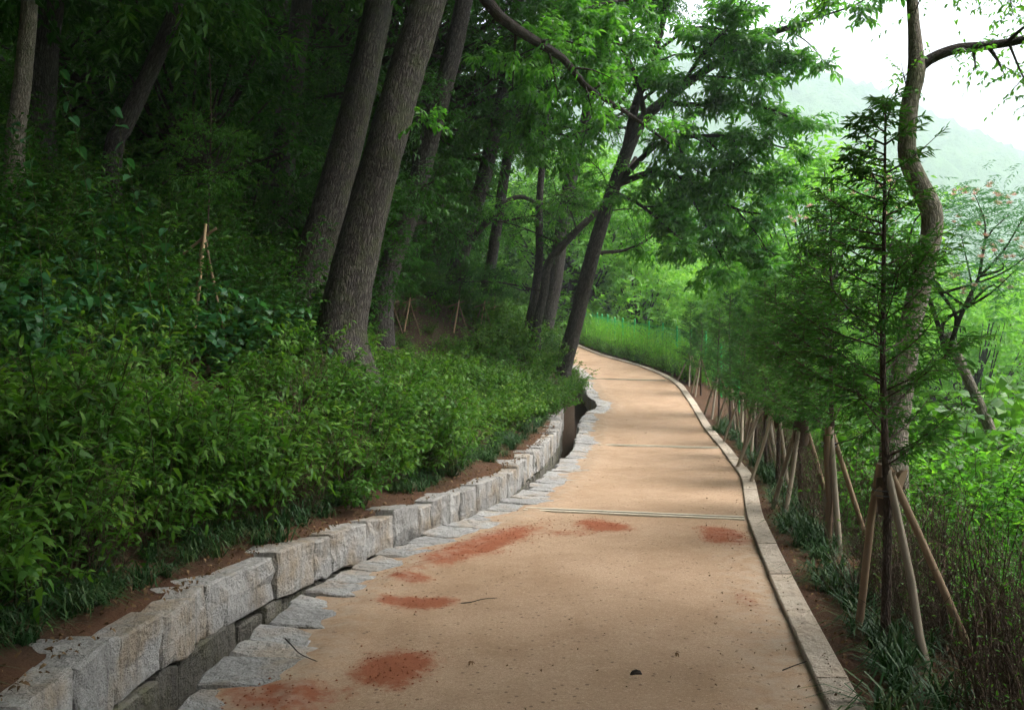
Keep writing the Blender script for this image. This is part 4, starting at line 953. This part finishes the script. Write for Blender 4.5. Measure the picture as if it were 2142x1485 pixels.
# ---- silk tree with pink blossom
def frond_leaves(fol, c, dirs, ln):
    """bipinnate leaf: a drooping rachis with narrow paired leaflets"""
    S = np.asarray(c); E = S + dirs * ln[:, None] + np.array([0, 0, -1.]) * (ln * .25)[:, None]
    leaves_on_twigs(fol, S, E, 13, .075, .014, .15, False, .2, t0=.15, spread=1.4)
def silk_tree(base_xy, crowns, label):
    x, y = base_xy; z = gz(x, y); t = thing("silk_tree", label, "tree", (x, y, z)); o3 = np.array([x, y, z])
    tr = MB(); wood = MB(); fol = MB(); top = np.mean([P(*q) for q in crowns], 0) - o3 - [0, 0, 1.3]
    tube(tr, smooth_poly([[0, 0, -.2], top * [.3, .3, .5], top], 10), np.linspace(.09, .06, 10), 10, .05); ob("trunk", tr.build("trunk", True), M['bark_moss'], t)
    bl = MB()
    ends = np.array([P(*q) - o3 for q in crowns]); nodes = [ends[i_:i_ + 4].mean(0) * .6 + top * .4 + [0, 0, -.15] for i_ in range(0, len(ends), 4)]
    for nd in nodes: tube(wood, smooth_poly([top - [0, 0, .3], (top + nd) / 2 + rng.normal(size=3) * .12, nd], 8), np.linspace(.035, .02, 8), 6, cap=False)
    for q_, (px, py, d) in enumerate(crowns):
        e = ends[q_]; nd = nodes[q_ // 4]; pl = smooth_poly([nd, nd * .45 + e * .55 + rng.normal(size=3) * .12, e], 8); tube(wood, pl, np.linspace(.022, .005, 8), 5, cap=False)
        n = 75; c = e + rng.normal(size=(n, 3)) * [.40, .40, .16]; dd = nrm(rng.normal(size=(n, 3)) * [1, 1, .25])
        frond_leaves(fol, c, dd, rng.uniform(.15, .28, n))
        m = 7; bc = e + rng.normal(size=(m, 3)) * [.28, .28, .05] + [0, 0, .12]
        nt_ = 26; cc = np.repeat(bc, nt_, 0); dv = rng.normal(size=(m * nt_, 3)); dv[:, 2] = np.abs(dv[:, 2]) + .3
        leaf_geo(bl, cc, nrm(dv), rng.normal(size=cc.shape), np.full(len(cc), .06), np.full(len(cc), .010), False, 0)
    ob("branches", wood.build("branches"), M['twig'], t, kind="stuff"); ob("foliage", fol.build("foliage"), M['silk'], t, kind="stuff"); ob("blossoms", bl.build("blossoms"), M['blossom'], t, kind="stuff")
silk_tree((6.9, 11.4), [(1790, 420, 11.6), (1860, 410, 11.8), (1700, 470, 12.2), (1980, 430, 11.2), (2040, 410, 11.4), (2110, 450, 11), (2150, 440, 10.6), (2080, 530, 10.8), (2130, 560, 10.4), (2010, 490, 11.6), (1960, 600, 11.4), (2100, 620, 10.8), (1840, 480, 12), (1900, 560, 11.8), (2170, 520, 10.2)], "silk tree with feathery leaves and pale pink blossom at the right edge")

# ---- broad-leaved vine thicket, dark leafy shrubs and bright valley bushes
VINE = [shrub_mesh(16, 1.5, .9, 4, .12, .10, 6, .35, droop=.4) for _ in range(2)]
BUSH = [shrub_mesh(20, 1.3, .9, 6, .075, .034, 10, .36, curved=False) for _ in range(3)]
def px_spots(lst):
    out = []
    for (px, d, sc) in lst: out.append(((px - 1071) * d / FPX, d, rng.uniform(0, 6.28), sc))
    return out
instances(VINE, 'valley', "vine_thicket", "bright broad-leaved vine thicket right of the curved trunk", "vine", "broad-leaved vine thickets", px_spots([(1990, 9.6, 1.5), (2060, 10, 1.6), (2130, 9.6, 1.5), (2080, 11.5, 1.9), (2170, 11, 1.7), (1960, 11.4, 1.5)]))
instances(BUSH, 'oak', "leafy_shrub", "dark leafy shrub on the slope behind the nearest tripod", "shrub", "dark shrubs below the right verge", px_spots([(1960, 8.2, 1.0), (2040, 8.0, 1.2), (2120, 7.6, 1.2), (2150, 8.6, 1.4), (1985, 9.2, 1.1), (2090, 8.8, 1.3), (2040, 7.0, .7), (2130, 6.6, .7)]))
def f_v():
    y = rng.uniform(6, 42); s = rng.uniform(1.9, 12); x = float(KR(y)) + KW + s
    return None if x / y > .68 else (x, y, rng.uniform(.6, 1.15))
instances(BUSH, 'valley', "valley_bush", "bright green bush on the sunlit slope below the path", "bush", "bright bushes on the valley slope", scatter(105, f_v, .55))
def f_v2():
    y = rng.uniform(5.4, 12); s = rng.uniform(1.2, 2.6); x = float(KR(y)) + KW + s
    return None if x / y > .66 else (x, y, rng.uniform(.35, .6))
instances(BUSH, 'valley', "valley_bush", "low bright green bush among dry stems below the right verge", "bush", "low bushes below the right verge", scatter(60, f_v2, .3))
# dry brush
def dry_mesh():
    wood = MB(); fol = MB(); S = []; E = []
    for k in range(26):
        a = rng.uniform(0, 6.28); r = rng.uniform(0, .22); b = np.array([math.cos(a) * r, math.sin(a) * r, -.05]); h = rng.uniform(.35, .85)
        e = b + [rng.normal() * .14, rng.normal() * .14, h]; pl = smooth_poly([b, (b + e) / 2 + rng.normal(size=3) * .03, e], 6); tube(wood, pl, np.linspace(.0055, .0018, 6), 3, cap=False)
        for q in range(7):
            i = int(rng.integers(1, 6)); dv = nrm(np.array([rng.normal(), rng.normal(), abs(rng.normal()) + .5])); S.append(pl[i]); E.append(pl[i] + dv * rng.uniform(.06, .2))
    S = np.array(S); E = np.array(E); leaves_on_twigs(fol, S[::3], E[::3], 2, .028, .014, .1, False, wood=None); leaves_on_twigs(MB(), S, E, 1, .01, .005, wood=wood, twig_r=.0022)
    return fol.build("dry_leaves"), wood.build("dry_stems")
DRY = [dry_mesh() for _ in range(4)]
sp = scatter(85, lambda: (lambda y: (float(KR(y)) + KW + rng.uniform(.45, 1.5), y, rng.uniform(.7, 1.2)))(2.8 + rng.random() ** 1.3 * 16), .13)
for k, (x, y, rz, sc) in enumerate(sp):
    t = thing("dry_shrub", "thin twiggy brown-stemmed shrub " + zone_of(x, y), "shrub", (x, y, gz(x, y)), rz, sc, "twiggy shrubs on the right verge"); d_ = DRY[k % 4]
    ob("stems", d_[1], M['stembrown'], t, kind="stuff"); ob("foliage", d_[0], M['valley'], t, kind="stuff")

sp = scatter(34, lambda: (lambda y: (float(WF(y)) - rng.uniform(.55, 2.4), y, rng.uniform(.7, 1.1)))(2.6 + rng.random() * 9), .25)
for k, (x, y, rz, sc) in enumerate(sp):
    t = thing("dry_shrub", "bare brown-stemmed shrub " + zone_of(x, y), "shrub", (x, y, gz(x, y)), rz, sc, "bare shrubs in the thicket"); d_ = DRY[k % 4]
    ob("stems", d_[1], M['stembrown'], t, kind="stuff"); ob("foliage", d_[0], M['litter'], t, kind="stuff")
M['clod'] = plain("red_clod", (.20, .068, .034), .95, .1, .4, 40)
mb = MB(); idx = rng.choice(sm.size, 2600, p=(np.clip(sm, 0, 1) ** 1.5).ravel() / (np.clip(sm, 0, 1) ** 1.5).sum()); q = np.column_stack([Xp.ravel()[idx], Yp.ravel()[idx], Zp.ravel()[idx]]) + rng.normal(size=(2600, 3)) * [.03, .05, 0]
q[:, 2] += .003; r_ = rng.uniform(.0015, .0055, 2600) * rng.choice([.6, 1, 1.6], 2600); dirs = np.array([[1, 0, 0], [0, 1, 0], [-1, 0, 0], [0, -1, 0], [0, 0, .9]], float)
V = (q[:, None] + dirs[None] * r_[:, None, None] * rng.uniform(.6, 1.3, (2600, 5, 1))).reshape(-1, 3); b_ = (np.arange(2600) * 5)[:, None]
mb.add(V, np.concatenate([b_ + np.array([f]) for f in ([0, 1, 4], [1, 2, 4], [2, 3, 4], [3, 0, 4])]))
o = ob("soil_crumbs", mb.build("soil_crumbs"), M['clod']); o["kind"] = "stuff"; o["label"] = "loose red soil crumbs on the stained patches of the path"; o["category"] = "soil"
# boulder on the slope
bx = P(2065, 1290, 6.1); mb = MB(); nu, nv = 14, 9
th = np.linspace(0, 2 * np.pi, nu, endpoint=False); ph = np.linspace(.02, np.pi - .02, nv)
T_, P_ = np.meshgrid(th, ph); rr = 1 + .10 * np.sin(3 * T_ + 2 * P_) + .08 * rng.normal(size=T_.shape)
V = np.stack([.24 * rr * np.cos(T_) * np.sin(P_), .2 * rr * np.sin(T_) * np.sin(P_), .16 * rr * np.cos(P_)], -1).reshape(-1, 3)
i = (np.arange(nv - 1)[:, None] * nu + np.arange(nu)[None]).ravel(); j = (np.arange(nv - 1)[:, None] * nu + (np.arange(nu)[None] + 1) % nu).ravel()
mb.add(V, np.stack([i, i + nu, j + nu, j], 1)); mb.add(V[:nu], [list(range(nu))])
o = ob("boulder", mb.build("boulder", True), M['boulder'], None, (bx[0], 6.1, gz(bx[0], 6.1) + .12)); tag(o, "pale grey boulder half hidden by stems at the lower right", "boulder")

# ---- green fence and hedge at the bend
fence = thing("green_fence", "green metal mesh fence behind the hedge at the bend of the path", "fence", (0, 0, 0))
fp = smooth_poly([[5.75, 21.6], [5.45, 24.2], [5.15, 26.3], [4.7, 28.6], [4.1, 31], [3.75, 34], [3.5, 37.5], [3.0, 41]], 17)
post = MB(); tube(post, [[0, 0, -.2], [0, 0, 1.25]], .028, 10); PM = post.build("post", True); post = MB(); tube(post, [[0, 0, 1.25], [0, 0, 1.30], [0, 0, 1.32]], [.034, .030, .01], 10); PC = post.build("post_cap", True)
tops = []
for k, q in enumerate(fp):
    z = gz(q[0], q[1]); po = ob("post", PM, M['post'], fence, (q[0], q[1], z + .12)); ob("post_cap", PC, M['post'], po); tops.append(np.array([q[0], q[1], z + .12]))
for a, b in zip(tops[:-1], tops[1:]):
    mb = MB()
    for t in np.linspace(.04, .96, 18): p = a + (b - a) * t; tube(mb, [p + [0, 0, .1], p + [0, 0, 1.2]], .0028, 4, cap=False)
    for h in np.linspace(.12, 1.18, 9): tube(mb, [a + [0, 0, h], b + [0, 0, h]], .0032, 4, cap=False)
    ob("mesh_panel", mb.build("mesh_panel"), M['post'], fence)
hedge = thing("hedge", "dense grassy green hedge between the kerb and the green fence", "hedge", (4.6, 28, gz(4.9, 28)))
hw = MB(); hf = MB(); o3 = np.array(hedge.location); S = []; E = []
for k in range(950):
    y = rng.uniform(23.3, 42); fx = np.interp(y, fp[:, 1], fp[:, 0]); x = float(KR(y)) + KW + .12 + (fx + .15 - float(KR(y)) - KW - .12) * rng.random() ** .8
    b = np.array([x, y, gz(x, y)]) - o3; e = b + [rng.normal() * .10, rng.normal() * .10, rng.uniform(.6, 1.25)]
    pl = smooth_poly([b, (b + e) / 2 + rng.normal(size=3) * .03, e], 4); tube(hw, pl, np.linspace(.005, .002, 4), 3, cap=False)
    for i in range(3): S.append(pl[i]); E.append(pl[i + 1])
leaves_on_twigs(hf, np.array(S), np.array(E), 7, .12, .030, -.2, False, .3, spread=.6)
ob("stems", hw.build("stems"), M['stembrown'], hedge, kind="stuff"); ob("foliage", hf.build("foliage"), M['reed'], hedge, kind="stuff")

def f_h():
    y = rng.uniform(23.6, 38); fx = np.interp(y, fp[:, 1], fp[:, 0]); x0 = float(KR(y)) + KW + .35; return (x0 + (fx - .2 - x0) * rng.random(), y, rng.uniform(.9, 1.35))
instances(SH_OVAL, 'reed', "hedge_shrub", "leafy shrub growing through the grassy hedge in front of the fence", "shrub", "shrubs in the hedge", scatter(36, f_h, .4))
# ---- trees beyond the bend and across the valley
def far_tree(px, pytop, d, sc, label, group, lm='far'):
    x = (px - 1071) * d / FPX; z = gz(x, d); top = CAMZ - (pytop - 742.5) * d / FPX; h = max(3, top - z)
    t = thing("far_tree", label, "tree", (x, d, z), 0, 1, group); mb = MB()
    s = sc; foot = max(.5, h - 6.2 * s)
    tube(mb, smooth_poly([[0, 0, -.3], [.1, 0, h * .4], [.0, .1, h * .75]], 8), np.linspace(.16, .06, 8) * s * 1.1, 8, .05); ob("trunk", mb.build("trunk", True), M['bark'], t)
    tp = FARC[int(rng.integers(3))]; rz = rng.uniform(0, 6.28)
    cr = ob("crown", tp[0], M[lm], t, (0, 0, foot), rz, s, "stuff"); ob("boughs", tp[1], M['twig'], cr, kind="stuff")
fl = [(1230, 330, 44, 1.5, "dark-backed tree close behind the left end of the fence"), (1290, 480, 46, 1.2, "light green tree behind the middle of the fence"), (1365, 470, 54, 1.5, "pale feathery tree rising behind the fence"), (1430, 540, 60, 1.3, "rounded pale tree at the right end of the fence"),
      (1490, 520, 78, 1.7, "hazy blue-green tree beyond the fence end"), (1570, 560, 92, 1.8, "hazy round tree above the valley road"), (1640, 600, 70, 1.2, "pale tree beyond the tripod row"), (1720, 290, 27, 1.1, "yellow-green tree behind the conifers below the hazy hill"), (1600, 470, 40, 1.0, "light tree between the leaning tree and the conifers"),
      (1790, 620, 34, .8, "tree behind the second conifer"), (1550, 480, 48, 1.3, "mid-distance tree left of the conifers"), (1300, 400, 62, 2.0, "tall tree far behind the bend"), (1200, 420, 40, 1.4, "tree in the shade left of the fence"), (1900, 640, 34, 1.1, "valley tree behind the curved trunk"), (2020, 660, 30, 1.1, "valley tree right of the curved trunk"), (2120, 690, 36, 1.2, "valley tree at the right edge"), (1400, 590, 44, .9, "small bright tree leaning over the fence"), (1335, 600, 40, .8, "short bright tree over the fence hedge")]
for (px, pt_, d, s, lb) in fl: far_tree(px, pt_, d, s, lb, "trees beyond the fence and in the valley")
for k in range(26):
    d = rng.uniform(85, 190); px = rng.uniform(1350, 2250); far_tree(px, 742 - 1782 * (rng.uniform(2, 7)) / d, d, rng.uniform(1.2, 1.8), "small hazy tree on the far side of the valley", "hazy valley trees")

# ---- odds and ends on the path
def twig_obj(pts, r, label):
    mb = MB(); p = np.array([[(px - 1071) * d / FPX, d, float(PZ(d)) + h] for (px, d, h) in pts]); o3 = p[0].copy()
    tube(mb, smooth_poly(p - o3, 10), np.linspace(r, r * .5, 10), 6, .1); o = ob("twig", mb.build("twig", True), M['twig'], None, o3); tag(o, label, "twig")
twig_obj([(597, 4.75, .02), (612, 4.6, .03), (628, 4.48, .03), (665, 4.42, .01)], .004, "thin curved black twig lying on the slabs at the lower left")
twig_obj([(1637, 4.33, .0), (1665, 4.37, .012), (1692, 4.45, .006)], .0035, "thin straight twig on the sand beside the kerb")
twig_obj([(965, 5.5, .0), (985, 5.48, .012), (1010, 5.55, .012), (1040, 5.62, .0)], .004, "dry twig on the red soil stain at the left")
mb = MB(); tube(mb, [[-.028, 0, 0], [-.015, .003, .010], [0, 0, .013], [.018, -.003, .010], [.030, 0, .002]], [.004, .011, .012, .010, .003], 7, .25)
o = ob("bark_chip", mb.build("bark_chip", True), M['twig'], None, ((1330 - 1071) * 4.27 / FPX, 4.27, .0)); tag(o, "small dark bark chip lying alone on the sand in the foreground", "bark chip")
for px, py in ((1310, 890), (1352, 917), (985, 1385), (1415, 1366)):
    d = 1.6 * FPX / (py - 742.5) if py > 930 else 18.0 - (py - 890) * .06
    mb = MB(); p = np.zeros((5, 3)); dv = rng.normal(size=(5, 3)) * [1, 1, .3]; leaf_geo(mb, p, dv, rng.normal(size=(5, 3)) * .4 + [0, 0, 1], np.full(5, .025), np.full(5, .012), True, .5, np.full(5, .2))
    o = ob("dead_leaf", mb.build("dead_leaf"), M['litter'], None, ((px - 1071) * d / FPX, d, float(PZ(d)) + .006)); tag(o, "dark crumpled leaf lying on the open sand of the path", "dead leaf", "crumpled leaves on the path")

# ---- the hazy summer air
HZ = True
if HZ:
    mb = MB(); x0, x1, y0, y1, z0, z1 = -760, 1060, -90, 1000, -24, 226
    V = np.array([[x, y, z] for z in (z0, z1) for y in (y0, y1) for x in (x0, x1)], float)
    mb.add(V, [[0, 2, 3, 1], [4, 5, 7, 6], [0, 1, 5, 4], [2, 6, 7, 3], [0, 4, 6, 2], [1, 3, 7, 5]])
    m = bpy.data.materials.new("haze"); m.use_nodes = True; nt = m.node_tree; nt.nodes.clear()
    pv = nt.nodes.new("ShaderNodeVolumePrincipled"); pv.inputs["Color"].default_value = (.78, .88, .97, 1); pv.inputs["Density"].default_value = .0010; pv.inputs["Anisotropy"].default_value = .3
    oo = nt.nodes.new("ShaderNodeOutputMaterial"); nt.links.new(pv.outputs[0], oo.inputs["Volume"])
    o = ob("haze", mb.build("haze"), m); o["kind"] = "stuff"; o["label"] = "pale summer haze filling the valley"; o["category"] = "haze"
